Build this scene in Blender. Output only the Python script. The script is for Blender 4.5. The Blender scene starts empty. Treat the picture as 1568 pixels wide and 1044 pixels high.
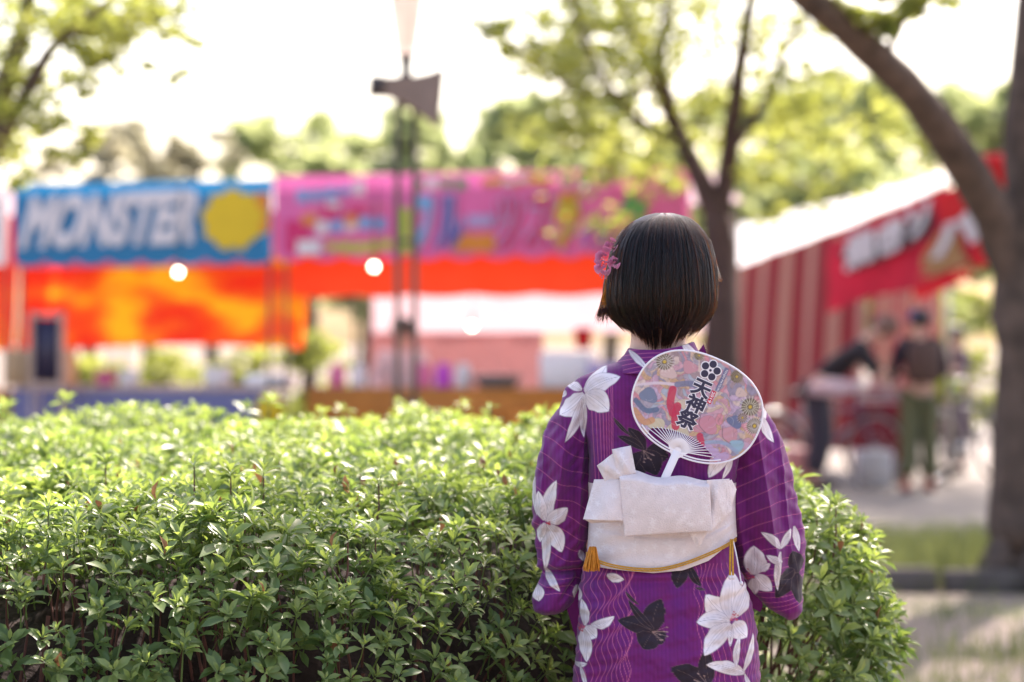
import bpy, math, random
import numpy as np
from mathutils import Vector, Matrix, Euler

random.seed(7); rng = np.random.default_rng(7)
SC = bpy.context.scene
COL = SC.collection
R = math.radians

# ------------------------------------------------------------------ camera, sky, sun, exposure
CAMZ = 1.38; FPX = 3702.0            # focal length in photo pixels (85 mm on a 36 mm sensor, 1568 px wide)
cam_d = bpy.data.cameras.new('camera'); cam = bpy.data.objects.new('camera', cam_d); COL.objects.link(cam)
cam.location = (0, 0, CAMZ); cam.rotation_euler = (R(90), 0, 0)
cam_d.sensor_width = 36.0; cam_d.lens = 85.0; cam_d.clip_start = 0.05; cam_d.clip_end = 2000
cam_d.dof.use_dof = True; cam_d.dof.focus_distance = 4.325; cam_d.dof.aperture_fstop = 2.35
SC.camera = cam

SUN_EL, SUN_AZ = 50.0, 24.0          # ahead of the camera and a little to the right
w = bpy.data.worlds.new('World'); SC.world = w; w.use_nodes = True
wn = w.node_tree.nodes; wl = w.node_tree.links; wn.clear()
sky = wn.new('ShaderNodeTexSky'); sky.sky_type = 'NISHITA'; sky.sun_disc = False
sky.sun_elevation = R(SUN_EL); sky.sun_rotation = R(SUN_AZ); sky.dust_density = 3.0; sky.ozone_density = 0.6; sky.air_density = 1.2
bg = wn.new('ShaderNodeBackground'); bg.inputs['Strength'].default_value = 0.14
wo = wn.new('ShaderNodeOutputWorld'); wl.new(sky.outputs[0], bg.inputs[0]); wl.new(bg.outputs[0], wo.inputs[0])
sun_d = bpy.data.lights.new('sun', 'SUN'); sun_d.energy = 4.8; sun_d.angle = R(0.6); sun_d.color = (1.0, 0.95, 0.86)
sun = bpy.data.objects.new('sun', sun_d); COL.objects.link(sun)
sdir = Vector((math.sin(R(SUN_AZ)) * math.cos(R(SUN_EL)), math.cos(R(SUN_AZ)) * math.cos(R(SUN_EL)), math.sin(R(SUN_EL))))
sun.rotation_euler = (-sdir).to_track_quat('-Z', 'Y').to_euler(); sun.location = sdir * 60

SC.view_settings.view_transform = 'Standard'; SC.view_settings.look = 'None'
SC.view_settings.exposure = 1.68; SC.view_settings.use_white_balance = True; SC.view_settings.white_balance_temperature = 6850; SC.view_settings.white_balance_tint = 20; SC.view_settings.gamma = 1.0; SC.view_settings.use_curve_mapping = False
SC.render.engine = 'CYCLES'
cy = SC.cycles
cy.use_denoising = True; cy.max_bounces = 8; cy.diffuse_bounces = 4; cy.glossy_bounces = 3; cy.transmission_bounces = 6; cy.transparent_max_bounces = 8
cy.sample_clamp_indirect = 8.0

# ------------------------------------------------------------------ helpers
def W(px, py, d):
    """photo pixel + distance -> world point"""
    return np.array([(px - 784) / FPX * d, d, CAMZ - (py - 522) / FPX * d])

def srgb(r, g, b):
    f = lambda c: ((c / 255 + 0.055) / 1.055) ** 2.4 if c > 10 else c / 255 / 12.92
    return (f(r), f(g), f(b))

def link(name, data, parent=None, mat=None):
    o = bpy.data.objects.new(name, data); COL.objects.link(o)
    if parent is not None: o.parent = parent
    if mat is not None and data is not None and hasattr(data, 'materials') and not len(data.materials): data.materials.append(mat)
    return o

def mesh_np(name, V, F, smooth=True):
    V = np.asarray(V, dtype=np.float32).reshape(-1, 3)
    me = bpy.data.meshes.new(name)
    if isinstance(F, np.ndarray):
        k = F.shape[1]; n = len(F)
        me.vertices.add(len(V)); me.vertices.foreach_set('co', V.ravel())
        me.loops.add(n * k); me.loops.foreach_set('vertex_index', F.astype(np.int32).ravel())
        me.polygons.add(n); me.polygons.foreach_set('loop_start', np.arange(0, n * k, k, dtype=np.int32))
        me.update(calc_edges=True)
    else:
        me.from_pydata([tuple(map(float, v)) for v in V], [], F); me.update()
    if smooth: me.polygons.foreach_set('use_smooth', np.ones(len(me.polygons), dtype=bool))
    return me

def tag(o, label=None, cat=None, group=None, kind=None):
    if label: o['label'] = label
    if cat: o['category'] = cat
    if group: o['group'] = group
    if kind: o['kind'] = kind
    return o

def empty(name, loc=(0, 0, 0), rz=0.0):
    o = bpy.data.objects.new(name, None); COL.objects.link(o); o.location = [float(c) for c in loc]; o.rotation_euler = (0, 0, rz)
    o.empty_display_size = 0.2
    return o

class MB:
    """collects boxes, tubes, sheets into one mesh"""
    def __init__(self): self.v = []; self.f = []; self.n = 0
    def add(self, V, F):
        V = np.asarray(V, float).reshape(-1, 3)
        self.v.append(V); self.f += [tuple(int(i) + self.n for i in f) for f in F]; self.n += len(V); return self
    def box(self, c, s, rz=0.0, bev=0.0):
        x, y, z = [a / 2 for a in s]
        if bev <= 0:
            V = np.array([(i, j, k) for i in (-x, x) for j in (-y, y) for k in (-z, z)])
            F = [(0, 1, 3, 2), (4, 6, 7, 5), (0, 4, 5, 1), (2, 3, 7, 6), (0, 2, 6, 4), (1, 5, 7, 3)]
        else:
            b = min(bev, x * .9, y * .9, z * .9)
            lay = []
            for zz, ins in ((-z, b), (-z + b, 0), (z - b, 0), (z, b)):
                X, Y = x - ins, y - ins; q = b * (0.0 if ins else 0.0)
                bb = b * .8
                lay += [(-X + bb, -Y, zz), (X - bb, -Y, zz), (X, -Y + bb, zz), (X, Y - bb, zz), (X - bb, Y, zz), (-X + bb, Y, zz), (-X, Y - bb, zz), (-X, -Y + bb, zz)]
            V = np.array(lay); F = [tuple(range(7, -1, -1)), tuple(range(24, 32))]
            for l in range(3):
                for i in range(8):
                    j = (i + 1) % 8; F.append((l * 8 + i, l * 8 + j, l * 8 + 8 + j, l * 8 + 8 + i))
        c_, s_ = math.cos(rz), math.sin(rz)
        V = V @ np.array([[c_, s_, 0], [-s_, c_, 0], [0, 0, 1]])
        return self.add(V + np.array(c), F)
    def tube(self, P, r, n=8, cap=True):
        P = np.asarray(P, float); m = len(P); r = np.broadcast_to(np.asarray(r, float), (m,))
        T = np.gradient(P, axis=0); T /= np.linalg.norm(T, axis=1)[:, None] + 1e-12
        up = np.array([0, 0, 1.0]) if abs(T[0, 2]) < .9 else np.array([1.0, 0, 0])
        A = np.cross(T[0], up); A /= np.linalg.norm(A); V = []
        a = np.linspace(0, 2 * math.pi, n, endpoint=False)
        for i in range(m):
            A = A - T[i] * np.dot(A, T[i]); A /= np.linalg.norm(A) + 1e-12; B = np.cross(T[i], A)
            V.append(P[i] + r[i] * (np.cos(a)[:, None] * A + np.sin(a)[:, None] * B))
        F = [(i * n + j, i * n + (j + 1) % n, (i + 1) * n + (j + 1) % n, (i + 1) * n + j) for i in range(m - 1) for j in range(n)]
        if cap: F += [tuple(range(n - 1, -1, -1)), tuple((m - 1) * n + j for j in range(n))]
        return self.add(np.concatenate(V), F)
    def lathe(self, prof, c=(0, 0, 0), n=16):
        a = np.linspace(0, 2 * math.pi, n, endpoint=False); V = []
        for r_, z in prof: V.append(np.stack([r_ * np.cos(a), r_ * np.sin(a), np.full(n, z)], 1))
        m = len(prof)
        F = [(i * n + j, i * n + (j + 1) % n, (i + 1) * n + (j + 1) % n, (i + 1) * n + j) for i in range(m - 1) for j in range(n)]
        F += [tuple(range(n - 1, -1, -1)), tuple((m - 1) * n + j for j in range(n))]
        return self.add(np.concatenate(V) + np.array(c), F)
    def ellipsoid(self, c, r, nu=14, nv=9):
        prof = []
        V = []; a = np.linspace(0, 2 * math.pi, nu, endpoint=False)
        for t in np.linspace(-math.pi / 2 + .08, math.pi / 2 - .08, nv):
            V.append(np.stack([r[0] * math.cos(t) * np.cos(a), r[1] * math.cos(t) * np.sin(a), np.full(nu, r[2] * math.sin(t))], 1))
        F = [(i * nu + j, i * nu + (j + 1) % nu, (i + 1) * nu + (j + 1) % nu, (i + 1) * nu + j) for i in range(nv - 1) for j in range(nu)]
        F += [tuple(range(nu - 1, -1, -1)), tuple((nv - 1) * nu + j for j in range(nu))]
        return self.add(np.concatenate(V) + np.array(c), F)
    def build(self, name, mat, parent=None, smooth=True):
        me = mesh_np(name, np.concatenate(self.v), self.f, smooth)
        return link(name, me, parent, mat)

def grid_faces(nr, nc, wrap=False):
    i = np.arange(nr - 1)[:, None]; j = np.arange(nc if wrap else nc - 1)[None, :]
    j2 = (j + 1) % nc
    return np.stack([(i * nc + j), (i * nc + j2), ((i + 1) * nc + j2), ((i + 1) * nc + j)], -1).reshape(-1, 4)

def snoise(P, freq, seed, n=6):
    """cheap smooth noise in about [-1, 1] from sums of sines; P (N, k)"""
    g = np.random.default_rng(seed); P = np.asarray(P, float); o = np.zeros(len(P))
    for _ in range(n):
        k = g.normal(size=P.shape[1]); k *= freq * (0.6 + 0.9 * g.random()) / np.linalg.norm(k)
        o += np.sin(P @ k * 2 * math.pi + g.random() * 6.283)
    return o / math.sqrt(n) * 0.8

# ------------------------------------------------------------------ materials
def nodes(name):
    m = bpy.data.materials.new(name); m.use_nodes = True
    nt = m.node_tree; nt.nodes.clear()
    out = nt.nodes.new('ShaderNodeOutputMaterial'); return m, nt, out

def mat(name, col, rough=0.6, metal=0.0, var=0.12, scale=8.0, bump=0.0, bscale=60.0, trans=0.0, tcol=None, attr=None, emit=None, spec=0.5, sheen=0.0, rand=0.0, coat=0.0):
    m, nt, out = nodes(name); N = nt.nodes; L = nt.links
    p = N.new('ShaderNodeBsdfPrincipled'); p.inputs['Roughness'].default_value = rough; p.inputs['Metallic'].default_value = metal
    p.inputs['Specular IOR Level'].default_value = spec; p.inputs['Sheen Weight'].default_value = sheen; p.inputs['Coat Weight'].default_value = coat
    tc = N.new('ShaderNodeTexCoord')
    if attr:
        a = N.new('ShaderNodeAttribute'); a.attribute_name = attr; src = a.outputs['Color']
    else:
        rgb = N.new('ShaderNodeRGB'); rgb.outputs[0].default_value = (*col, 1); src = rgb.outputs[0]
    if var > 0 or rand > 0:
        nz = N.new('ShaderNodeTexNoise'); nz.inputs['Scale'].default_value = scale; nz.inputs['Detail'].default_value = 5
        L.new(tc.outputs['Object'], nz.inputs['Vector'])
        mr = N.new('ShaderNodeMapRange'); mr.inputs[1].default_value = .25; mr.inputs[2].default_value = .75
        mr.inputs[3].default_value = 1 - var; mr.inputs[4].default_value = 1 + var; L.new(nz.outputs[0], mr.inputs[0])
        fac = mr.outputs[0]
        if rand > 0:
            oi = N.new('ShaderNodeObjectInfo'); m2 = N.new('ShaderNodeMapRange'); m2.inputs[3].default_value = 1 - rand; m2.inputs[4].default_value = 1 + rand
            L.new(oi.outputs['Random'], m2.inputs[0]); mm = N.new('ShaderNodeMath'); mm.operation = 'MULTIPLY'; L.new(fac, mm.inputs[0]); L.new(m2.outputs[0], mm.inputs[1]); fac = mm.outputs[0]
        vm = N.new('ShaderNodeVectorMath'); vm.operation = 'SCALE'; L.new(src, vm.inputs[0]); L.new(fac, vm.inputs['Scale']); src = vm.outputs[0]
    L.new(src, p.inputs['Base Color'])
    if bump > 0:
        nb = N.new('ShaderNodeTexNoise'); nb.inputs['Scale'].default_value = bscale; nb.inputs['Detail'].default_value = 4; L.new(tc.outputs['Object'], nb.inputs['Vector'])
        b = N.new('ShaderNodeBump'); b.inputs['Strength'].default_value = bump; b.inputs['Distance'].default_value = 0.01; L.new(nb.outputs[0], b.inputs['Height']); L.new(b.outputs[0], p.inputs['Normal'])
    if emit:
        p.inputs['Emission Color'].default_value = (*emit[0], 1); p.inputs['Emission Strength'].default_value = emit[1]
    sh = p.outputs[0]
    if trans > 0:
        t = N.new('ShaderNodeBsdfTranslucent')
        if tcol:
            mx = N.new('ShaderNodeMix'); mx.data_type = 'RGBA'; mx.blend_type = 'MULTIPLY'; mx.inputs[0].default_value = 1.0
            L.new(src, mx.inputs[6]); mx.inputs[7].default_value = (*tcol, 1); L.new(mx.outputs[2], t.inputs[0])
        else: L.new(src, t.inputs[0])
        ms = N.new('ShaderNodeMixShader'); ms.inputs[0].default_value = trans; L.new(sh, ms.inputs[1]); L.new(t.outputs[0], ms.inputs[2]); sh = ms.outputs[0]
    L.new(sh, out.inputs[0]); return m

def leaf_mat(name, dark, light, trans=0.4, rough=0.4, tboost=(1.6, 1.7, 0.6), spec=0.5):
    """leaf: a per-leaf 'tint' attribute blends an older and a younger green; light passes through it"""
    m, nt, out = nodes(name); N = nt.nodes; L = nt.links
    a = N.new('ShaderNodeAttribute'); a.attribute_name = 'tint'
    oi = N.new('ShaderNodeObjectInfo'); ad = N.new('ShaderNodeMath'); ad.operation = 'MULTIPLY_ADD'; ad.inputs[1].default_value = 0.35; L.new(oi.outputs['Random'], ad.inputs[0]); L.new(a.outputs['Fac'], ad.inputs[2])
    cl = N.new('ShaderNodeClamp'); L.new(ad.outputs[0], cl.inputs[0])
    mx = N.new('ShaderNodeMix'); mx.data_type = 'RGBA'; mx.inputs[6].default_value = (*dark, 1); mx.inputs[7].default_value = (*light, 1); L.new(cl.outputs[0], mx.inputs[0])
    p = N.new('ShaderNodeBsdfPrincipled'); p.inputs['Roughness'].default_value = rough; p.inputs['Specular IOR Level'].default_value = spec; L.new(mx.outputs[2], p.inputs['Base Color'])
    t = N.new('ShaderNodeBsdfTranslucent'); m2 = N.new('ShaderNodeMix'); m2.data_type = 'RGBA'; m2.blend_type = 'MULTIPLY'; m2.inputs[0].default_value = 1
    L.new(mx.outputs[2], m2.inputs[6]); m2.inputs[7].default_value = (*tboost, 1); L.new(m2.outputs[2], t.inputs[0])
    ms = N.new('ShaderNodeMixShader'); ms.inputs[0].default_value = trans; L.new(p.outputs[0], ms.inputs[1]); L.new(t.outputs[0], ms.inputs[2]); L.new(ms.outputs[0], out.inputs[0])
    return m

M = {}
M['skin'] = mat('skin', (0.62, 0.36, 0.27), .5, var=.05, scale=30, bump=.05, bscale=400)
M['bark'] = mat('bark', (0.088, 0.060, 0.048), .95, var=.5, scale=9, bump=1.0, bscale=18)
M['bark_red'] = mat('bark_reddish', (0.075, 0.040, 0.035), .9, var=.3, scale=7, bump=.8, bscale=20)
M['twig'] = mat('twig', (0.12, 0.045, 0.035), .8, var=.3, scale=30)
M['core'] = mat('dark_core', (0.020, 0.009, 0.007), 1.0, var=.5, scale=18, bump=1, bscale=40)  # near-black colour of the added hedge core, standing in for inner shade
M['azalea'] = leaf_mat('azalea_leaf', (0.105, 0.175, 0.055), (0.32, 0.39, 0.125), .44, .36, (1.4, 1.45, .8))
M['leaf_a'] = leaf_mat('tree_leaf_fresh', (0.16, 0.20, 0.06), (0.36, 0.38, 0.13), .6, .45, (1.4, 1.4, .8))
M['leaf_b'] = leaf_mat('tree_leaf_warm', (0.15, 0.19, 0.065), (0.34, 0.36, 0.13), .58, .45, (1.4, 1.4, .8))
M['leaf_far'] = leaf_mat('far_leaf', (0.27, 0.33, 0.20), (0.46, 0.50, 0.29), .66, .6, (1.3, 1.3, 1.0))  # paleness of the far leaves is haze and backlight put into their colour
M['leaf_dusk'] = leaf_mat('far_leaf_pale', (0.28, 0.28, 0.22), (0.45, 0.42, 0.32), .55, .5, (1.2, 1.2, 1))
M['grass'] = leaf_mat('grass_blade', (0.08, 0.11, 0.045), (0.20, 0.22, 0.09), .4, .5, (1.1, 1.1, .8))
M['steel'] = mat('steel', (0.5, 0.5, 0.5), .28, 1.0, var=.08)
M['pole'] = mat('pole_paint', (0.085, 0.075, 0.06), .5, .1, var=.12, scale=5)
M['dark_metal'] = mat('dark_metal', (0.06, 0.05, 0.05), .45, .5, var=.1)
M['white_plastic'] = mat('white_plastic', (0.78, 0.76, 0.78), .35, var=.03)
M['tyre'] = mat('tyre_rubber', (0.02, 0.02, 0.022), .7, var=.1)
M['ground'] = None

# ------------------------------------------------------------------ ground, path, kerb
def ground_mat():
    m, nt, out = nodes('park_earth'); N = nt.nodes; L = nt.links
    tc = N.new('ShaderNodeTexCoord')
    n1 = N.new('ShaderNodeTexNoise'); n1.inputs['Scale'].default_value = .7; n1.inputs['Detail'].default_value = 8; L.new(tc.outputs['Object'], n1.inputs[0])
    n2 = N.new('ShaderNodeTexNoise'); n2.inputs['Scale'].default_value = 9; n2.inputs['Detail'].default_value = 6; L.new(tc.outputs['Object'], n2.inputs[0])
    r = N.new('ShaderNodeValToRGB'); r.color_ramp.elements[0].position = .5; r.color_ramp.elements[0].color = (.19, .145, .12, 1); r.color_ramp.elements[1].position = .72; r.color_ramp.elements[1].color = (.13, .145, .06, 1)
    L.new(n1.outputs[0], r.inputs[0])
    mr = N.new('ShaderNodeMapRange'); mr.inputs[3].default_value = .55; mr.inputs[4].default_value = 1.4; L.new(n2.outputs[0], mr.inputs[0])
    vm = N.new('ShaderNodeVectorMath'); vm.operation = 'SCALE'; L.new(r.outputs[0], vm.inputs[0]); L.new(mr.outputs[0], vm.inputs['Scale'])
    p = N.new('ShaderNodeBsdfPrincipled'); p.inputs['Roughness'].default_value = .95; L.new(vm.outputs[0], p.inputs['Base Color'])
    b = N.new('ShaderNodeBump'); b.inputs['Strength'].default_value = .6; b.inputs['Distance'].default_value = .03; L.new(n2.outputs[0], b.inputs['Height']); L.new(b.outputs[0], p.inputs['Normal'])
    L.new(p.outputs[0], out.inputs[0]); return m
M['ground'] = ground_mat()
M['path'] = mat('packed_path', (0.165, 0.145, 0.128), .9, var=.22, scale=2.5, bump=.4, bscale=30)
M['stone'] = mat('kerb_stone', (0.095, 0.075, 0.066), .9, var=.3, scale=9, bump=.8, bscale=30)

gx = np.concatenate([[-400, -60], np.linspace(-12, 12, 60), [60, 400]]); gy = np.concatenate([[-60, -5], np.linspace(0, 40, 100), [90, 700]])
GX, GY = np.meshgrid(gx, gy); GZ = 0.02 * snoise(np.stack([GX.ravel(), GY.ravel()], 1), .25, 3).reshape(GX.shape) * ((abs(GX) < 13) & (GY < 41)) - .02
g = link('ground', mesh_np('ground', np.stack([GX, GY, GZ], -1), grid_faces(len(gy), len(gx))), None, M['ground']); tag(g, kind='structure')
px_ = np.array([[1.2, 15.6, .03], [9, 14.9, .03], [14, 60, .03], [-14, 60, .03], [-8, 22, .03], [-7, 17.0, .03], [-1.5, 16.2, .03]])
pm = bpy.data.meshes.new('path'); pm.from_pydata([tuple(v) for v in px_], [], [tuple(range(len(px_)))]); pth = link('path', pm, None, M['path']); tag(pth, kind='structure')

kerb = empty('kerb', (1.75, 13.45, 0)); tag(kerb, kind='structure')
for i in range(9):
    s = .58 + .04 * random.random()
    o = MB().box((0, 0, 0), (s, .13, .17), 0, .018).build('kerb_stone', M['stone'], kerb)
    o.location = (.31 + i * .63, -i * .025 + random.uniform(-.01, .01), .035 + random.uniform(-.008, .008)); o.rotation_euler = (random.uniform(-.03, .03), random.uniform(-.015, .015), -.04 + random.uniform(-.02, .02))

def grass(name, n, xr, yr, hmin, hmax, clump=.12, seed=1, zoff=0.0):
    g_ = np.random.default_rng(seed); nc = max(4, n // 26)
    cx = g_.uniform(*xr, nc); cyy = g_.uniform(*yr, nc); idx = g_.integers(0, nc, n)
    x = cx[idx] + g_.normal(0, clump, n); y = cyy[idx] + g_.normal(0, clump, n); h = g_.uniform(hmin, hmax, n); a = g_.uniform(0, 6.283, n); wd = g_.uniform(.0025, .005, n); ln = g_.uniform(.1, .7, n) * h; b = g_.uniform(0, 6.283, n)
    base = np.stack([x, y, np.full(n, zoff - .02)], 1); s = np.stack([np.cos(a), np.sin(a), 0 * a], 1) * wd[:, None]; lean = np.stack([np.cos(b), np.sin(b), 0 * b], 1)
    mid = base + lean * (ln * .35)[:, None] + np.array([0, 0, 1]) * (h * .6)[:, None]; tip = base + lean * ln[:, None] + np.array([0, 0, 1]) * h[:, None]
    V = np.stack([base - s, base + s, mid + s * .7, mid - s * .7, tip], 1).reshape(-1, 3)
    k = np.arange(n)[:, None] * 5
    T = np.concatenate([k + np.array([[0, 1, 2]]), k + np.array([[0, 2, 3]]), k + np.array([[3, 2, 4]])])
    me = mesh_np(name, V, T); at = me.attributes.new('tint', 'FLOAT', 'POINT'); at.data.foreach_set('value', np.repeat(g_.random(n) * .8, 5).astype(np.float32))
    o = link(name, me, None, M['grass']); return o
tag(grass('grass', 15000, (2.0, 5.5), (13.6, 15.6), .08, .32, .16, 2), 'green grass growing round the tree trunk behind the kerb', 'grass', kind='stuff')
tag(grass('grass', 2600, (1.2, 4.2), (8.6, 12.6), .04, .2, .16, 5), 'thin grass on the bare earth in front of the kerb', 'grass', kind='stuff')

# ------------------------------------------------------------------ trees
def crown_mesh(name, blobs, size, per, seed, squash=.75):
    """leaf-sized bent faces spread through clumps; blobs = (x, y, z, r, density)"""
    g_ = np.random.default_rng(seed); C = []; TT = []
    for (x, y, z, r, dn) in blobs:
        ns = max(3, int(per * dn / 22))
        sub = g_.normal(0, .5, (ns, 3)) * np.array([r, r, r * squash]); st = g_.random(ns)
        n = int(per * dn); i = g_.integers(0, ns, n)
        p = sub[i] + g_.normal(0, .17, (n, 3)) * r * np.array([1.2, 1.2, .7]) + np.array([x, y, z])
        C.append(p); TT.append(np.clip(st[i] * .6 + g_.random(n) * .4, 0, 1))
    C = np.concatenate(C); T = np.concatenate(TT); n = len(C)
    a = g_.normal(size=(n, 3)); a[:, 2] *= .6; a /= np.linalg.norm(a, axis=1)[:, None]
    b = g_.normal(size=(n, 3)); b -= a * (a * b).sum(1)[:, None]; b /= np.linalg.norm(b, axis=1)[:, None]
    nn = np.cross(a, b); s = size * g_.uniform(.6, 1.3, n)[:, None]
    V = np.stack([C - a * s, C + b * s * .45 + nn * s * .12, C + a * s, C - b * s * .45 + nn * s * .12], 1).reshape(-1, 3)
    k = np.arange(n)[:, None] * 4
    F = np.concatenate([k + np.array([[0, 1, 2]]), k + np.array([[0, 2, 3]])])
    me = mesh_np(name, V, F); at = me.attributes.new('tint', 'FLOAT', 'POINT'); at.data.foreach_set('value', np.repeat(T, 4).astype(np.float32)); return me

def smooth_path(P, n=14):
    P = np.asarray(P, float); m = len(P); t = np.linspace(0, m - 1, n); out = []
    for q in t:
        i = min(int(q), m - 2); u = q - i; p0 = P[max(i - 1, 0)]; p1 = P[i]; p2 = P[i + 1]; p3 = P[min(i + 2, m - 1)]
        out.append(.5 * ((2 * p1) + (-p0 + p2) * u + (2 * p0 - 5 * p1 + 4 * p2 - p3) * u * u + (-p0 + 3 * p1 - 3 * p2 + p3) * u ** 3))
    return np.array(out)

def limb(mb, pts, r0, r1, n=16, sides=12, seed=0):
    P = smooth_path(pts, n); rr = np.linspace(r0, r1, n); g_ = np.random.default_rng(seed + 11)
    P[1:-1] += g_.normal(0, .06, (n - 2, 3)) * rr[1:-1, None]
    k0 = mb.n; mb.tube(P, rr * (1 + g_.normal(0, .035, n)), sides)
    if sides >= 12:                                      # furrows and knots in the bark
        V = mb.v[-1].reshape(n, sides, 3); C = P[:, None]; f = g_.normal(0, .05, sides)[None] + g_.normal(0, .035, (n, sides)); mb.v[-1] = (C + (V - C) * (1 + f[..., None])).reshape(-1, 3)

# maple behind the lamp of the festival: forked reddish trunk right behind her head
D = 17.0
tr = empty('forked_tree', W(1092, 900, D) * [1, 1, 0]); base = np.array(tr.location)
mb = MB(); w_ = lambda px, py, d=D: W(px, py, d) - base
limb(mb, [w_(1100, 895) * [1, 1, 0], w_(1102, 640), w_(1103, 480), w_(1099, 330)], .15, .098, 14, 12, 1)
limb(mb, [w_(1100, 345), w_(1074, 280), w_(1036, 195, 17.2), w_(990, 95, 17.5), w_(945, -10, 17.7), w_(900, -160, 18), w_(850, -330, 18.2)], .085, .03, 20, 10, 2)
limb(mb, [w_(1100, 345), w_(1113, 265), w_(1123, 180, 16.8), w_(1140, 60, 16.7), w_(1160, -60, 16.4), w_(1190, -260, 16.2)], .085, .025, 20, 10, 3)
limb(mb, [w_(1120, 230, 16.8), w_(1165, 165, 16.6), w_(1190, 110, 16.5), w_(1220, 40, 16.3), w_(1290, -80, 16)], .035, .013, 14, 8, 4)
limb(mb, [w_(1036, 195, 17.2), w_(1012, 100, 17.0), w_(1022, 0, 16.8), w_(1010, -120, 16.5)], .05, .02, 12, 8, 5)
limb(mb, [w_(1050, 225, 17.2), w_(985, 190, 17.0), w_(930, 130, 16.9), w_(880, 20, 16.9), w_(870, -80, 16.9)], .038, .016, 12, 8, 8)
limb(mb, [w_(960, 40, 17.6), w_(890, 40, 17.6), w_(870, -20, 17.6), w_(800, -120, 17.7)], .04, .012, 12, 8, 6)
limb(mb, [w_(1000, 130, 17.4), w_(900, 150, 17.2), w_(830, 100, 17), w_(745, 35, 16.8)], .028, .008, 12, 8, 7)
mb.build('trunk', M['bark_red'], tr)
bl = []
for (px, py, d, r, dn) in [(840, 110, 17, .45, .8), (900, 90, 17.5, .5, 1), (930, 170, 17.2, .5, 1), (880, 200, 17.6, .4, .8), (970, 230, 17.3, .42, .9), (1000, 60, 17, .5, 1), (1060, 30, 16.9, .45, .9), (960, 0, 17.6, .5, 1), (1150, 130, 16.6, .45, .7),
                          (1200, 60, 16.4, .5, .8), (1180, 220, 16.9, .45, .6), (1240, 150, 16.4, .45, .6), (1010, 250, 17.5, .35, .6), (880, 20, 17.5, .4, .6), (1100, -60, 16.8, .7, 1), (1000, -120, 17, .8, 1.2), (900, -180, 17.6, .9, 1.2), (1180, -200, 16.2, .9, 1.3), (830, -330, 18, .9, 1.2),
                          (1050, -320, 17, 1.1, 1.6), (1280, -100, 16, .7, 1), (1080, 170, 17.1, .3, .3), (760, 45, 16.8, .16, .25), (790, 80, 16.9, .18, .3), (1290, 250, 17, .5, .5), (1220, 290, 17, .45, .4)]:
    p = w_(px, py, d); bl.append((*p, r * 1.15, dn * (.8 if py > -50 else 1)))
o = link('crown', crown_mesh('crown', bl, .055, 420, 21), tr, M['leaf_b'])
tag(tr, 'forked tree with reddish trunk and yellow-green leaves rising right behind her head', 'tree')

# big tree whose trunk closes the right edge, with a long limb reaching up to the left
D = 13.6
tr = empty('leaning_limb_tree', W(1580, 900, D) * [1, 1, 0]); base = np.array(tr.location)
mb = MB()
limb(mb, [np.array([0, 0, -.05]), np.array([-.005, 0, .12]), np.array([-.005, 0, .3]), w_(1576, 760, D), w_(1574, 560, D), w_(1572, 400, D), w_(1580, 280, D), w_(1594, 130, D), w_(1600, 0, D), w_(1604, -120, D), w_(1625, -420, D)], .25, .13, 30, 22, 11)
for a_ in (0.3, 1.5, 2.7, 3.6, 4.6, 5.5): limb(mb, [np.array([.1 * math.cos(a_), .1 * math.sin(a_), .32]), np.array([.26 * math.cos(a_), .26 * math.sin(a_), .07]), np.array([.42 * math.cos(a_ + .1), .42 * math.sin(a_ + .1), -.05])], .10, .04, 8, 8, int(a_ * 10))
limb(mb, [w_(1562, 430, D), w_(1528, 340, D - .1), w_(1482, 258, D - .3), w_(1428, 176, D - .6), w_(1350, 92, D - 1.0), w_(1270, 18, D - 1.4), w_(1205, -60, D - 1.8), np.array([1.35, 10.2, 3.9]) - base, np.array([1.3, 8.4, 4.5]) - base, np.array([1.35, 6.8, 4.9]) - base], .135, .035, 26, 16, 12)
for sx, sy, sz in ((4.2, 17, 6.2), (5.4, 16.5, 6.1), (5.6, 20, 6.4), (3.4, 17.5, 6.6)): limb(mb, [w_(1604, -120, D), (w_(1604, -160, D) + np.array([sx, sy, sz]) - base) / 2 + np.array([0, 0, .3]), np.array([sx, sy, sz]) - base], .10, .03, 10, 8, int(sx * 10))
limb(mb, [np.array([1.35, 10.2, 3.9]) - base, np.array([1.8, 9.4, 4.6]) - base, np.array([2.5, 8.4, 4.9]) - base], .06, .02, 10, 10, 13)
limb(mb, [w_(1350, 92, D - 1), w_(1380, 40, D - 1.2), w_(1400, -60, D - 1.5)], .025, .01, 8, 8, 14)
mb.build('trunk', M['bark'], tr)
bl = []
for (px, py, d, r, dn) in [(1375, 10, 12.3, .13, .18), (1345, 35, 12.3, .1, .1), (1400, -25, 12.2, .2, .3), (1290, 15, 12.2, .12, .1)]:
    bl.append((*w_(px, py, d), r, dn))
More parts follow.
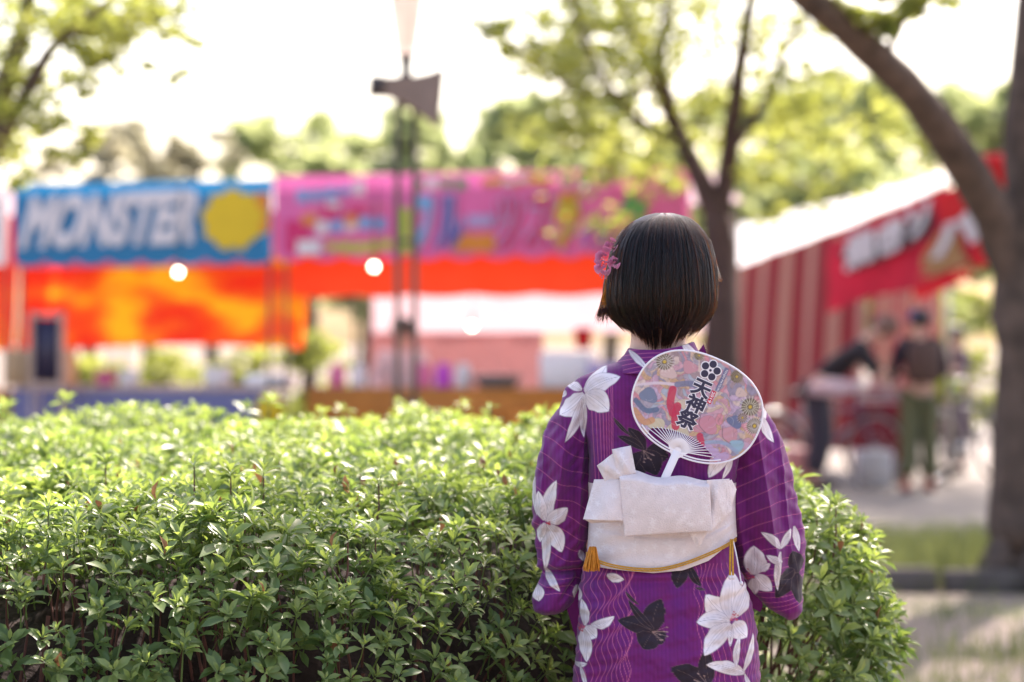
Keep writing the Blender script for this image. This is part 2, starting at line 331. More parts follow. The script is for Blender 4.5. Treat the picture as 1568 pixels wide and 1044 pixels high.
for (x, y, z, r, dn) in [(1.35, 6.9, 4.9, .75, 2.2), (1.0, 6.3, 4.6, .6, 1.5), (1.9, 7.4, 5.0, .8, 1.6), (1.2, 7.7, 5.3, .6, 1.2), (2.6, 8.2, 4.9, .8, 1.2), (1.9, 8.8, 5.6, .8, 1), (2.4, 11.6, 5.4, 1.1, 1.2), (3.4, 13.2, 5.9, 1.2, 1.3), (2.2, 13.4, 6.2, 1.2, 1.2), (4.4, 12.0, 5.6, 1.3, 1.4), (3.4, 9.8, 5.4, 1, 1), (3.6, 15.2, 6.3, 1.3, 1.5), (4.8, 15, 6.2, 1.3, 1.6), (4.2, 17.2, 6.4, 1.3, 1.6), (5.5, 17, 6.2, 1.3, 1.6), (3.2, 17.4, 6.8, 1.2, 1.4), (5.2, 19.2, 6.5, 1.3, 1.6), (6.4, 19.6, 6.4, 1.3, 1.6), (6.0, 22, 6.6, 1.3, 1.5), (7.2, 17.4, 6.2, 1.3, 1.4), (4.4, 20.6, 7.0, 1.2, 1.3), (6, 14.6, 6, 1.3, 1.4)]:
    bl.append((x - base[0], y - base[1], z, r, dn))
link('crown', crown_mesh('crown', bl, .05, 700, 22), tr, M['leaf_a'])
tag(tr, 'large grey-brown tree at the right edge with one thick limb leaning up leftward', 'tree')

# tall tree just beyond the right edge that shades the path and the people at the stall
tr = empty('spreading_shade_tree', (6.6, 23.6, 0)); base = np.array(tr.location); mb = MB()
limb(mb, [np.array([0, 0, -.05]), np.array([.05, 0, 1.5]), np.array([-.05, .1, 3.4]), np.array([0, 0, 5.5])], .26, .12, 14, 12, 31)
for sx, sy, sz in ((-1.6, .6, 6.2), (-.8, 2.8, 6.2), (1.2, 2.2, 6.2), (.8, -1.8, 6), (-1.2, -1.4, 6.2)): limb(mb, [np.array([0, 0, 3.2]), np.array([sx * .5, sy * .5, 5]), np.array([sx, sy, sz])], .09, .03, 8, 8, int(abs(sx) * 10))
mb.build('trunk', M['bark'], tr)
bl = [(x - 6.6, y - 23.6, z, 1.15, 1.9) for x, y, z in ((5.0, 24.3, 6.5), (6.2, 24.0, 6.6), (5.5, 26.4, 6.4), (6.8, 26.4, 6.4), (4.7, 22.8, 6.6), (7.4, 23.4, 6.3), (6.0, 22.0, 6.7), (6.2, 25.2, 7.4), (7.9, 25.2, 6.2), (4.6, 25.4, 6.8), (5.4, 20.6, 6.7))]
link('crown', crown_mesh('crown', bl, .07, 700, 27), tr, M['leaf_a'])
tag(tr, 'tall spreading tree just past the right trunk, shading the path by the stall', 'tree')

# tree whose leafy branches come in from the upper left corner
D = 12.0
tr = empty('branching_tree', W(-110, 900, D) * [1, 1, 0]); base = np.array(tr.location)
mb = MB()
limb(mb, [np.array([0, 0, -.05]), w_(-108, 700, D), w_(-90, 480, D), w_(-75, 330, D)], .2, .12, 12, 12, 21)
limb(mb, [w_(-78, 350, D), w_(-30, 250, D), w_(0, 150, D), w_(30, 60, D), (w_(48, -30, D)), w_(60, -200, D)], .085, .022, 16, 10, 22)
limb(mb, [w_(-70, 320, D), w_(-20, 245, D), w_(20, 180, D - .2), w_(55, 115, D - .3), w_(90, 62, D - .4), w_(170, 0, D - .5), w_(260, -90, D - .5)], .05, .012, 16, 8, 23)
limb(mb, [w_(90, 62, D - .4), w_(160, 40, D - .3), w_(240, 25, D - .2), w_(310, 45, D)], .014, .005, 10, 6, 24)
mb.build('trunk', M['bark'], tr)
bl = []
for (px, py, r, dn) in [(60, 25, .3, .9), (140, 30, .3, 1), (210, 15, .28, .9), (185, 55, .22, .7), (250, 30, .16, .45), (120, 80, .2, .5), (20, 90, .25, .7), (30, 170, .2, .5), (90, 160, .16, .3), (300, 60, .08, .12), (265, 108, .07, .1), (235, 115, .07, .1), (170, 90, .14, .25), (15, 225, .2, .5), (90, 235, .16, .25), (150, 215, .14, .15),
                        (120, 120, .12, .15), (60, 260, .15, .2), (-40, 20, .35, .8), (100, -60, .5, 1.2), (220, -80, .45, 1), (-60, 150, .4, .8), (0, -160, .7, 1.4), (205, 148, .06, .06)]:
    bl.append((*w_(px, py, D - .2 + random.uniform(-.4, .4)), r, dn))
link('crown', crown_mesh('crown', bl, .032, 420, 23), tr, M['leaf_a'])
tag(tr, 'slender dark-branched tree with sunlit yellow-green leaves in the upper left corner', 'tree')

def far_tree(name, px, top, d, wpx, label, seed, m='leaf_far', group='trees far behind the stalls', bottom=None, dens=1.0, lsz=.12):
    t = empty(name, W(px, 900, d) * [1, 1, 0]); zt = CAMZ + (522 - top) / FPX * d; rw = wpx / 2 / FPX * d
    zb = zt * .35 if bottom is None else bottom
    mbb = MB(); limb(mbb, [np.array([0, 0, -.05]), np.array([.1, 0, zb]), np.array([-.05, .1, zt * .75])], .03 * zt + .03, .03, 8, 8, seed); mbb.build('trunk', M['bark'], t)
    g_ = np.random.default_rng(seed); bl_ = []
    nb = int(16 + rw * 5)
    for _ in range(nb):
        u = g_.random(); zz = zb + (zt - zb) * u; k = math.sqrt(max(.05, 1 - (2 * u - .85) ** 2 / 1.6)); a = g_.uniform(0, 6.28); q = g_.random() ** .5 * rw * k
        bl_.append((q * math.cos(a), q * math.sin(a) * .6, zz - .1 * rw, max(.30 * rw * (.5 + .5 * g_.random()), .25), dens))
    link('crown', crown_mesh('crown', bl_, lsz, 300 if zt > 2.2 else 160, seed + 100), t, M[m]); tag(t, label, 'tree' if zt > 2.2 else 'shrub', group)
    return t

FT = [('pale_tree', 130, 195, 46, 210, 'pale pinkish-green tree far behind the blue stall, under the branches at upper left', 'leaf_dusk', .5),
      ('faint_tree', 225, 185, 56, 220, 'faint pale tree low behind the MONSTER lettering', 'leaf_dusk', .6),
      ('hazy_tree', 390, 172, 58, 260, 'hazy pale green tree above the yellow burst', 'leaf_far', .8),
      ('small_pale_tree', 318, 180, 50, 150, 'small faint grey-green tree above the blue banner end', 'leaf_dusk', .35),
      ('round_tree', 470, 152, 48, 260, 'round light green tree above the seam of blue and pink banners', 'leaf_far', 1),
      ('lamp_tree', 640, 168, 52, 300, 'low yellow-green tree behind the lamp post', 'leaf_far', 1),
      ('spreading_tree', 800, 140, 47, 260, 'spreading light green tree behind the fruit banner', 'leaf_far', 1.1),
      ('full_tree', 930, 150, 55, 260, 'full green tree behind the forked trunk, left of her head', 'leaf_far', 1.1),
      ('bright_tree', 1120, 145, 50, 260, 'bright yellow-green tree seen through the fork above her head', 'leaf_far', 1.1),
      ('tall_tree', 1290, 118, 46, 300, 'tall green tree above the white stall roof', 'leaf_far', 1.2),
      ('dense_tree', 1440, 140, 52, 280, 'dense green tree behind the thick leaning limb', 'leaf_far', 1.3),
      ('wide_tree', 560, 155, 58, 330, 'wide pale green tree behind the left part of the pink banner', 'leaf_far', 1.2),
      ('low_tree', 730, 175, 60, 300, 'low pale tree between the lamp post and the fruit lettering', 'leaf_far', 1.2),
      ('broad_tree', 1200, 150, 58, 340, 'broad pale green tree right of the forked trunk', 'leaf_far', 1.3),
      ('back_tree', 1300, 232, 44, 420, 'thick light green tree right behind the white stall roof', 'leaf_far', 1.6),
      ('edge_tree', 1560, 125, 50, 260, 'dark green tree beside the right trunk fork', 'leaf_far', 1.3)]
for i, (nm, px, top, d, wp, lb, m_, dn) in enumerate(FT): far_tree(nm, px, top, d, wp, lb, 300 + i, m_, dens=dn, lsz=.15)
SH = [(150, 552, 27, 150, 'green bush under the orange tarp beside the chalkboard'), (255, 545, 29, 120, 'dark green bush under the middle of the orange tarp'), (350, 548, 27, 130, 'bush under the yellow part of the tarp'),
      (470, 480, 30, 90, 'tall pale bush in the gap between blue and pink stalls'), (1475, 440, 34, 130, 'sunlit pale green bush between the stall banner and the right trunk'), (1415, 470, 40, 120, 'light bush behind the bystander in the cap')]
for i, (px, top, d, wp, lb) in enumerate(SH):
    far_tree('shrub', px, top, d, wp, lb, 340 + i, 'leaf_a', 'bushes behind the stalls', bottom=.15, dens=1.0, lsz=.06)

# ------------------------------------------------------------------ azalea hedge
def hedge_H(x, y): return np.interp(y, [4.0, 4.3, 4.8, 5.6, 6.8, 7.4], [1.01, 1.038, 1.06, 1.095, 1.132, 1.135]) + .030 * snoise(np.stack([x, y], 1), 1.3, 41) + .022 * snoise(np.stack([x, y], 1), 3.7, 42)
def hedge_e(x, y):
    yf = np.interp(x, [-3.4, -1.2, -.9, -.3, -.05, .1, .6, .9], [4.0, 4.08, 4.12, 4.24, 4.42, 4.64, 4.7, 4.85])
    xr = np.interp(y, [4.5, 5.0, 5.6, 6.4, 7.4], [.75, .80, .80, .74, .56])
    a = np.stack([x + 3.4, xr - x, y - yf, 7.3 - y], 0); k = 14.0
    return -np.log(np.exp(-k * np.clip(a, -2, 4)).sum(0)) / k
def hedge_f(P, sh=0.0):
    e = hedge_e(P[:, 0], P[:, 1]) - sh; h = hedge_H(P[:, 0], P[:, 1]) - sh; n = 2.6; rad = .42
    q = np.clip(1 - e / rad, 0, None); zz = np.clip(1 - (h - P[:, 2]) / rad, 0, None)
    return (q ** n + zz ** n) ** (1 / n) - 1          # 0 on the surface, negative inside, 1 unit = rad

def leaf_tpl(L, wd, cup=.18, curl=.12):
    """one leaf along +Y with a folded midrib: 7 verts, 6 tris/quads"""
    V = np.array([[0, 0, 0], [-wd * .38, L * .38, cup * wd], [0, L * .4, 0], [wd * .38, L * .38, cup * wd], [-wd * .44, L * .68, cup * wd * .8 - curl * L * .25], [0, L * .7, -curl * L * .3], [wd * .44, L * .68, cup * wd * .8 - curl * L * .25], [0, L, -curl * L]])
    F = [(0, 2, 1), (0, 3, 2), (1, 2, 5), (1, 5, 4), (2, 3, 6), (2, 6, 5), (4, 5, 7), (5, 6, 7)]
    return V, np.array(F)
def rot_euler(rx, rz):
    cx, sx, cz, sz = math.cos(rx), math.sin(rx), math.cos(rz), math.sin(rz)
    return np.array([[cz, -sz, 0], [sz, cz, 0], [0, 0, 1]]) @ np.array([[1, 0, 0], [0, cx, -sx], [0, sx, cx]])
def sprig_tpl(seed):
    g_ = np.random.default_rng(seed); V = []; F = []; T = []; n = 0
    k = int(g_.integers(8, 12)); ang = g_.uniform(0, 6.28)
    for i in range(k):
        u = i / (k - 1)                              # 0 = outer old leaves, 1 = young upright ones
        L = (.041 - .020 * u) * g_.uniform(.75, 1.2); el = math.radians(8 + 58 * u + g_.uniform(-12, 12)); ang += 2.4 + g_.uniform(-.35, .35)
        lv, lf = leaf_tpl(L, L * g_.uniform(.36, .46), .25, .14)
        lv = lv + np.array([0, .002, 0]); lv = lv @ rot_euler(el, ang).T + np.array([0, 0, .012 * u])
        V.append(lv); F.append(lf + n); n += len(lv); T += [float(np.clip(.05 + .65 * u ** 1.3 + g_.uniform(-.1, .12), 0, 1))] * len(lv)
    # short stem
    mbs = MB().tube([(0, 0, -.05), (.002, 0, -.02), (0, 0, .006)], [.0016, .0014, .0008], 4, cap=False)
    sv = np.concatenate(mbs.v); sf = np.array([(f[0], f[1], f[2]) for f in mbs.f] + [(f[0], f[2], f[3]) for f in mbs.f]) + n
    V.append(sv); F.append(sf); T += [.1] * len(sv)
    return np.concatenate(V), np.concatenate(F), np.array(T)
TPL = [sprig_tpl(60 + i) for i in range(6)]

hg = np.random.default_rng(77)
Np = 420000
P = np.stack([hg.uniform(-2.3, .95, Np), hg.uniform(4.0, 7.4, Np), hg.uniform(.35, 1.3, Np)], 1)
f0 = hedge_f(P); keep = (f0 < .02) & (f0 > -.26)
P = P[keep]; f0 = f0[keep]
eps = .01; G = np.stack([(hedge_f(P + np.eye(3)[i] * eps) - f0) / eps for i in range(3)], 1); G /= np.linalg.norm(G, axis=1)[:, None] + 1e-9
# what no camera near the photograph's could see (the back side, far left) is thinned away
vis = (P[:, 0] > -P[:, 1] * .235 - .35) & ~((G[:, 1] > .75) & (P[:, 2] < .95))
prob = np.where(f0 > -.10, .9, .34) * np.interp(P[:, 2], [.35, .62, .80, .98], [.25, .62, .82, 1.0]) * np.interp(P[:, 1], [4.0, 4.8, 5.5, 7.0], [.62, .52, .42, .38])
keep = vis & (hg.random(len(P)) < prob * .78)
P = P[keep]; G = G[keep]; f0 = f0[keep]
print('hedge sprigs', len(P))
up = G * .75 + np.array([0, -.05, .75]) + hg.normal(0, .28, P.shape); up /= np.linalg.norm(up, axis=1)[:, None]
rx_ = np.cross(up, hg.normal(size=P.shape)); rx_ /= np.linalg.norm(rx_, axis=1)[:, None]; ry_ = np.cross(up, rx_)
RM = np.stack([rx_, ry_, up], 2)                       # columns
shoot = (G[:, 2] > .75) & (f0 > -.05) & (hg.random(len(P)) < .05); P[shoot] += np.array([0, 0, 1]) * hg.uniform(.015, .06, (int(shoot.sum()), 1))
sc_ = hg.uniform(.6, 1.35, len(P)) * (1 + .15 * snoise(P, 1.2, 88)); hv = hg.integers(0, len(TPL), len(P)); tn = np.clip(hg.normal(0, .2, len(P)) + .15 * snoise(P, 1.6, 89) + np.where(f0 > -.06, .2, -.15) + .25 * (G[:, 2] - .6), -.4, .5)  # young tops lighter; inner sprigs darkened, shade put into the tint
hedge = empty('azalea_hedge', (-.9, 5.6, 0)); hb = np.array(hedge.location)
tag(hedge, 'clipped green azalea hedge filling the lower left, curving round behind the woman', 'hedge')
# the nearest and largest sprigs stand as parts of their own
dist = np.abs(P[:, 1] - 4.2) + np.where((np.abs(P[:, 0] + .33) < .62) & (P[:, 2] > .72) & (f0 > -.08), 0, 9)
order = np.argsort(dist); own = order[:300]; rest = order[300:]
tplm = []
for i, (tv, tf, tt) in enumerate(TPL):
    me = mesh_np('leaf_sprig', tv, tf); at = me.attributes.new('tint', 'FLOAT', 'POINT'); at.data.foreach_set('value', tt.astype(np.float32)); me.materials.append(M['azalea']); tplm.append(me)
for i in own:
    o = link('leaf_sprig', tplm[hv[i]], hedge); m4 = Matrix(RM[i].tolist()).to_4x4(); m4 = Matrix.Translation(Vector((P[i] - hb).tolist())) @ m4 @ Matrix.Scale(float(sc_[i]), 4); o.matrix_local = m4
VV = []; FF = []; TT = []; n = 0
for k_, (tv, tf, tt) in enumerate(TPL):
    ii = rest[hv[rest] == k_]
    V = np.einsum('nij,kj->nki', RM[ii], tv) * sc_[ii][:, None, None] + (P[ii] - hb)[:, None, :]
    VV.append(V.reshape(-1, 3)); FF.append((tf[None] + (np.arange(len(ii)) * len(tv))[:, None, None] + n).reshape(-1, 3)); n += len(ii) * len(tv)
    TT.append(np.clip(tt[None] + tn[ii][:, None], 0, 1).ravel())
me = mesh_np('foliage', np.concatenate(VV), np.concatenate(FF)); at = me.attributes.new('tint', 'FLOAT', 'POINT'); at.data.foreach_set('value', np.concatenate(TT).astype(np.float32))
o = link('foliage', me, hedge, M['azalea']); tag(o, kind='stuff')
# inside of the hedge: added dark core for the shade within, and twigs running out of it
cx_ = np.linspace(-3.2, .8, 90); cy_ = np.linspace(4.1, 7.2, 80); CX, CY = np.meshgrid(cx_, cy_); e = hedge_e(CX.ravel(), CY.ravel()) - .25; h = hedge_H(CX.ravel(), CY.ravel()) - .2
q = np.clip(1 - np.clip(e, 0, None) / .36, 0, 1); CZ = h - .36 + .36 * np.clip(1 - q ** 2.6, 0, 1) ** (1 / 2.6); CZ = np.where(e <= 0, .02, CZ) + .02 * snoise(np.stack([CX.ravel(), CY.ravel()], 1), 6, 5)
link('shade_core', mesh_np('shade_core', np.stack([CX.ravel(), CY.ravel(), CZ], 1) - hb, grid_faces(80, 90)), hedge, M['core'])
mb = MB(); tw = hg.choice(len(P), 600, replace=False)
for i in tw:
    if P[i][1] > 5.2: continue
    p1 = P[i] - up[i] * .03; p0 = p1 - G[i] * .16 + np.array([hg.normal(0, .03), hg.normal(0, .03), -.14]); mid = (p0 + p1) / 2 + hg.normal(0, .012, 3)
    mb.tube([p0 - hb, mid - hb, p1 - hb], [.0032, .0024, .0015], 4, cap=False)
for i in range(26):
    x0 = hg.uniform(-1.2, .1); y0 = np.interp(x0, [-1.2, -.3, .1], [4.22, 4.4, 4.8]) + hg.uniform(0, .15); p0 = np.array([x0, y0, .0]); p1 = p0 + np.array([hg.normal(0, .1), hg.normal(0, .06), hg.uniform(.6, .9)]); mid = (p0 + p1) / 2 + hg.normal(0, .03, 3)
    mb.tube(smooth_path([p0 - hb, mid - hb, p1 - hb], 6), [.008, .007, .0065, .006, .005, .004], 5, cap=False)
for i in np.nonzero(shoot)[0]:
    p1 = P[i]; mb.tube([p1 - np.array([.01, .0, .13]) - hb, p1 - np.array([0, 0, .05]) - hb, p1 - hb], [.0022, .0018, .0012], 4, cap=False)
tag(mb.build('twigs', M['twig'], hedge), kind='stuff')
# a few dry leaves caught among the green ones
di = hg.choice(np.nonzero((f0 > -.14) & (P[:, 1] < 6))[0], 150, replace=False); lv, lf = leaf_tpl(.034, .015, .3, .3); RR = np.stack([ry_[di], up[di], rx_[di]], 2)
V = np.einsum('nij,kj->nki', RR, lv) * hg.uniform(.6, 1.2, (150, 1, 1)) + (P[di] - hb + np.array([0, -.01, .012]))[:, None]
tag(link('dry_leaves', mesh_np('dry_leaves', V.reshape(-1, 3), (lf[None] + (np.arange(150) * len(lv))[:, None, None]).reshape(-1, 3)), hedge, mat('dry_leaf', (.24, .11, .05), .7, var=.4, scale=60, trans=.3)), kind='stuff')

# ------------------------------------------------------------------ lettering
def text_geo(body, bold=0.0, shear=0.0):
    """outline of the words thickened by a rounded edge, normalised to x 0..1 and y 0..1 with a small z for its relief"""
    c = bpy.data.curves.new('lettering', 'FONT'); c.body = body; c.shear = shear; c.resolution_u = 4; c.bevel_depth = bold; c.bevel_resolution = 1
    o = bpy.data.objects.new('lettering', c); COL.objects.link(o)
    dg = bpy.context.evaluated_depsgraph_get(); dg.update(); ev = o.evaluated_get(dg); m = ev.to_mesh()
    V = np.array([v.co[:] for v in m.vertices]); F = [tuple(p.vertices) for p in m.polygons]; ev.to_mesh_clear()
    bpy.data.objects.remove(o); bpy.data.curves.remove(c)
    lo = V.min(0); hi = V.max(0); z = (V[:, 2] - lo[2]) / (hi[2] - lo[2] + 1e-9); return np.column_stack([(V[:, :2] - lo[:2]) / (hi[:2] - lo[:2]), z]), F

def lettering(body, fn, material, parent, bold=0.02, shear=0.0, name='lettering', relief=.006):
    V, F = text_geo(body, bold, shear)
    me = mesh_np(name, np.array([np.array(fn(u, v), float) + np.array([0, -relief * (z - 1), 0]) for u, v, z in V]), F, smooth=False); return link(name, me, parent, material)

def cloth_sheet(fn, nu, nv, name, material, parent):
    """sheet from fn(u, v)->xyz"""
    u = np.linspace(0, 1, nu); v = np.linspace(0, 1, nv); V = [fn(a, b) for b in v for a in u]
    me = mesh_np(name, np.array(V), grid_faces(nv, nu)); return link(name, me, parent, material)

def flat(name, col, rough=.7, trans=0.0, var=.06): return mat(name, col, rough, var=var, scale=6, trans=trans)
M['banner_blue'] = flat('banner_blue', srgb(20, 118, 168), .6, .25)
M['banner_pink'] = flat('banner_pink', srgb(212, 105, 165), .6, .2)
M['banner_white'] = flat('banner_white', (.62, .60, .62), .6, .2)
M['print_white'] = flat('print_white', (.66, .62, .64), .6)
M['print_yellow'] = flat('print_yellow', srgb(215, 180, 20), .6)
M['print_orange'] = flat('print_orange', srgb(215, 130, 40), .6)
M['print_sky'] = flat('print_sky', srgb(95, 160, 205), .6)
M['print_navy'] = flat('print_navy', srgb(70, 75, 150), .6)
M['print_lilac'] = flat('print_lilac', srgb(165, 150, 195), .6)
M['print_magenta'] = flat('print_magenta', srgb(205, 30, 100), .6)
M['print_rose'] = flat('print_rose', srgb(215, 110, 150), .6)
M['print_green'] = flat('print_green', srgb(60, 150, 100), .6)
M['print_lime'] = flat('print_lime', srgb(170, 185, 60), .6)
M['print_olive'] = flat('print_olive', srgb(150, 110, 62), .6)
M['print_black'] = flat('print_black', (.03, .02, .03), .6)
M['print_red'] = flat('print_red', srgb(190, 25, 30), .6)
M['print_violet'] = flat('print_violet', srgb(190, 70, 190), .6)
M['tarp_orange'] = mat('tarp_orange', (.85, .12, .012), .6, var=.12, scale=1.6, trans=.6, tcol=(1.3, 1.2, 1.0), bump=.3, bscale=5)
def tarp_mat():  # orange cloth with yellow sun patches painted into its colour by noise
    m, nt, out = nodes('sun_patched_tarp'); N = nt.nodes; L = nt.links; tc = N.new('ShaderNodeTexCoord'); mp = N.new('ShaderNodeMapping'); mp.inputs['Scale'].default_value = (.9, .9, 2.2); L.new(tc.outputs['Object'], mp.inputs[0])
    nz = N.new('ShaderNodeTexNoise'); nz.inputs['Scale'].default_value = 1.5; nz.inputs['Detail'].default_value = 2.5; L.new(mp.outputs[0], nz.inputs[0])
    r = N.new('ShaderNodeValToRGB'); e = r.color_ramp.elements; e[0].position = .40; e[0].color = (.75, .03, .006, 1); e[1].position = .64; e[1].color = (.85, .42, .01, 1); k = e.new(.52); k.color = (.80, .10, .008, 1); L.new(nz.outputs[0], r.inputs[0])
    p = N.new('ShaderNodeBsdfPrincipled'); p.inputs['Roughness'].default_value = .6; L.new(r.outputs[0], p.inputs['Base Color']); t = N.new('ShaderNodeBsdfTranslucent'); L.new(r.outputs[0], t.inputs[0])
    ms = N.new('ShaderNodeMixShader'); ms.inputs[0].default_value = .6; L.new(p.outputs[0], ms.inputs[1]); L.new(t.outputs[0], ms.inputs[2]); L.new(ms.outputs[0], out.inputs[0]); return m
M['tarp_orange'] = tarp_mat()
M['tarp_red'] = mat('tarp_red', (.80, .075, .015), .6, var=.1, scale=2, trans=.55, tcol=(1.3, 1, 1))
M['tarp_pale'] = mat('tarp_pale', (.62, .48, .52), .6, var=.08, scale=2, trans=.4)
M['tarp_white'] = mat('tarp_white', (.80, .78, .74), .55, var=.05, scale=2, trans=.3)
M['cloth_bluegrey'] = flat('cloth_bluegrey', srgb(112, 112, 150), .8)
M['cloth_pink'] = flat('cloth_pink', srgb(195, 140, 138), .8, .1)
M['board_tan'] = flat('board_tan', srgb(186, 112, 38), .7, 0, .15)
M['beige'] = flat('beige_card', srgb(205, 170, 130), .8)
M['chalk'] = mat('chalkboard', srgb(42, 36, 62), .5, var=.15)
M['wood_pale'] = mat('pale_wood', (.45, .33, .28), .7, var=.2, scale=14)
M['bulb'] = mat('lit_bulb', (.9, .85, .75), .3, var=0, emit=((1.0, .86, .62), 9.0))
M['brown_metal'] = mat('brown_metal', (.22, .15, .12), .5, .1, var=.12)
def lamp_glass_mat():
    m, nt, out = nodes('frosted_lamp_glass'); N = nt.nodes; L = nt.links; p = N.new('ShaderNodeBsdfPrincipled'); p.inputs['Base Color'].default_value = (.85, .76, .72, 1); p.inputs['Roughness'].default_value = .25
    t = N.new('ShaderNodeBsdfTranslucent'); t.inputs[0].default_value = (.9, .82, .78, 1); q = N.new('ShaderNodeBsdfTransparent'); q.inputs[0].default_value = (.92, .86, .84, 1)
    a = N.new('ShaderNodeMixShader'); a.inputs[0].default_value = .5; L.new(p.outputs[0], a.inputs[1]); L.new(t.outputs[0], a.inputs[2]); b = N.new('ShaderNodeMixShader'); b.inputs[0].default_value = .55; L.new(a.outputs[0], b.inputs[1]); L.new(q.outputs[0], b.inputs[2]); L.new(b.outputs[0], out.inputs[0]); return m
M['lamp_glass'] = lamp_glass_mat()
M['red_cloth'] = mat('red_cloth', srgb(172, 8, 44), .75, var=.15, scale=5, trans=.15)
M['red_dark'] = mat('red_dark_cloth', srgb(120, 8, 30), .8, var=.15, scale=5)
M['red_bright'] = mat('red_bright', srgb(205, 10, 22), .7, var=.1, trans=.25)

# ------------------------------------------------------------------ festival stalls in a row
ex = np.array([.960, -.280, 0]); ey = np.array([.280, .960, 0]); ROT = math.atan2(-.280, .960)
O0 = W(422, 522, 18.87) * [1, 1, 0]
SW = lambda u, v, z: O0 + ex * u + ey * v + np.array([0, 0, z])        # stall row frame -> world

def post(stall, u, v, h, r=.016, m='pole', name='post'):
    return MB().tube([(u, v, -.02), (u, v, h * .5), (u, v, h)], r, 8).build(name, M[m], stall)

def scallop(u0, u1, zt, zb, v, amp=.04, per=.28, wav=.012, seed=0):
    def fn(a, b):
        u = u0 + (u1 - u0) * a; z0 = zb - amp * abs(math.sin(math.pi * (u - u0) / per)) + amp * .5
        return (u, v + wav * math.sin(u * 5.1 + seed) * (b) + .5 * wav * math.sin(u * 13 + seed * 2), zt + (z0 - zt) * b)
    return fn

def bulb(stall, u, v, z, r=.035):
    b = MB().ellipsoid((u, v, z), (r, r, r * 1.06), 16, 11).build('light_bulb', M['bulb'], stall)
    MB().lathe([(.006, r * .85), (.016, r * .9), (.017, .07), (.008, .085), (.003, .09)], (u, v, z), 12).build('socket', M['dark_metal'], b)
    MB().tube([(u, v, z + .07), (u, v + .02, z + .2), (u, v + .05, 2.6)], .005, 5).build('flex', M['dark_metal'], b)
    return b

def stall_base(name, u0, u1, depth, roofm, rz=2.64, ridge=2.70):
    s = empty(name, O0, ROT)
    for u in (u0 + .04, u1 - .04):
        post(s, u, .06, 2.6); post(s, u, depth, 2.5)
    MB().tube([(u0, .06, 2.6), (u1, .06, 2.6)], .02, 8).build('front_rail', M['steel'], s)
    cloth_sheet(lambda a, b: (u0 + (u1 - u0) * a, depth * 1.05 * b + .05, rz + (ridge - rz) * math.sin(math.pi * min(b * 1.1, 1)) - .12 * b + .012 * math.sin(a * 14) - .02), 24, 10, 'roof_tarp', M[roofm], s)
    return s

# --- stall with the blue banner
sb = stall_base('festival_stall', -2.27, -.03, 2.0, 'tarp_pale')
tag(sb, 'food stall with blue banner reading MONSTER and hanging orange tarp', 'stall', 'festival stalls in a row')
bn = cloth_sheet(scallop(-2.26, -.02, 2.645, 2.0, -.02), 110, 10, 'banner', M['banner_blue'], sb)
lettering('MONSTER', lambda u, v: (-2.20 + 1.53 * u + .05 * v, -.052, 2.115 + .435 * v + .03 * u), M['print_white'], bn, .05, .28)
# yellow burst beside the word
th = np.linspace(0, 2 * math.pi, 40, endpoint=False); rr = 1 + .07 * np.sin(9 * th) + .05 * np.sin(14 * th + 1)
me = mesh_np('print', np.array([(-.34 + .255 * r_ * math.cos(t), -.050, 2.33 + .235 * r_ * math.sin(t)) for t, r_ in zip(th, rr)]), [tuple(range(40))], False); link('burst_print', me, bn, M['print_yellow'])
me = mesh_np('print', np.array([(-.115, -.046, 2.20), (-.03, -.046, 2.24), (-.03, -.046, 2.52), (-.13, -.046, 2.55), (-.17, -.046, 2.45), (-.12, -.046, 2.36)]), [tuple(range(6))], False); link('orange_print', me, bn, M['print_orange'])
MB().box((-1.14, -.0, 1.985), (2.2, .01, .03)).build('edge_trim', M['print_rose'], sb)
def tarp_fn(u0, u1, zt, zb, v, sag=.05, seed=0):
    def fn(a, b):
        u = u0 + (u1 - u0) * a; fold = .035 * math.sin(u * 7 + seed) * b + .02 * math.sin(u * 17 + 2 * seed + b * 2)
        return (u, v + fold - .12 * b * b, zt + (zb - zt) * b - sag * math.sin(u * 2.3 + seed) * b)
    return fn
cloth_sheet(tarp_fn(-2.7, -.10, 2.45, 1.33, .95, .02, 1), 80, 22, 'rear_tarp', M['tarp_orange'], sb)
bulb(sb, -.77, -.12, 1.92, .021)
ct = MB().box((-1.2, .35, 1.0), (2.2, .62, .03), 0, .008).build('counter_top', M['wood_pale'], sb)
cloth_sheet(lambda a, b: (-2.3 + 2.2 * a, .03 + .012 * math.sin(a * 40) * b, .983 - .8 * b), 70, 6, 'counter_cloth', M['cloth_bluegrey'], sb)
for u in (-2.2, -.2):
    for v in (.1, .6): MB().tube([(u, v, 0), (u, v, .98)], .018, 6).build('table_leg', M['steel'], sb)
MB().lathe([(.005, -.006), (.12, -.005), (.12, .005), (.005, .006)], (0, 0, 0), 20).build('round_sign', M['print_yellow'], sb).matrix_local = Matrix.Translation((-.05, .0, .84)) @ Matrix.Rotation(R(90), 4, 'X')

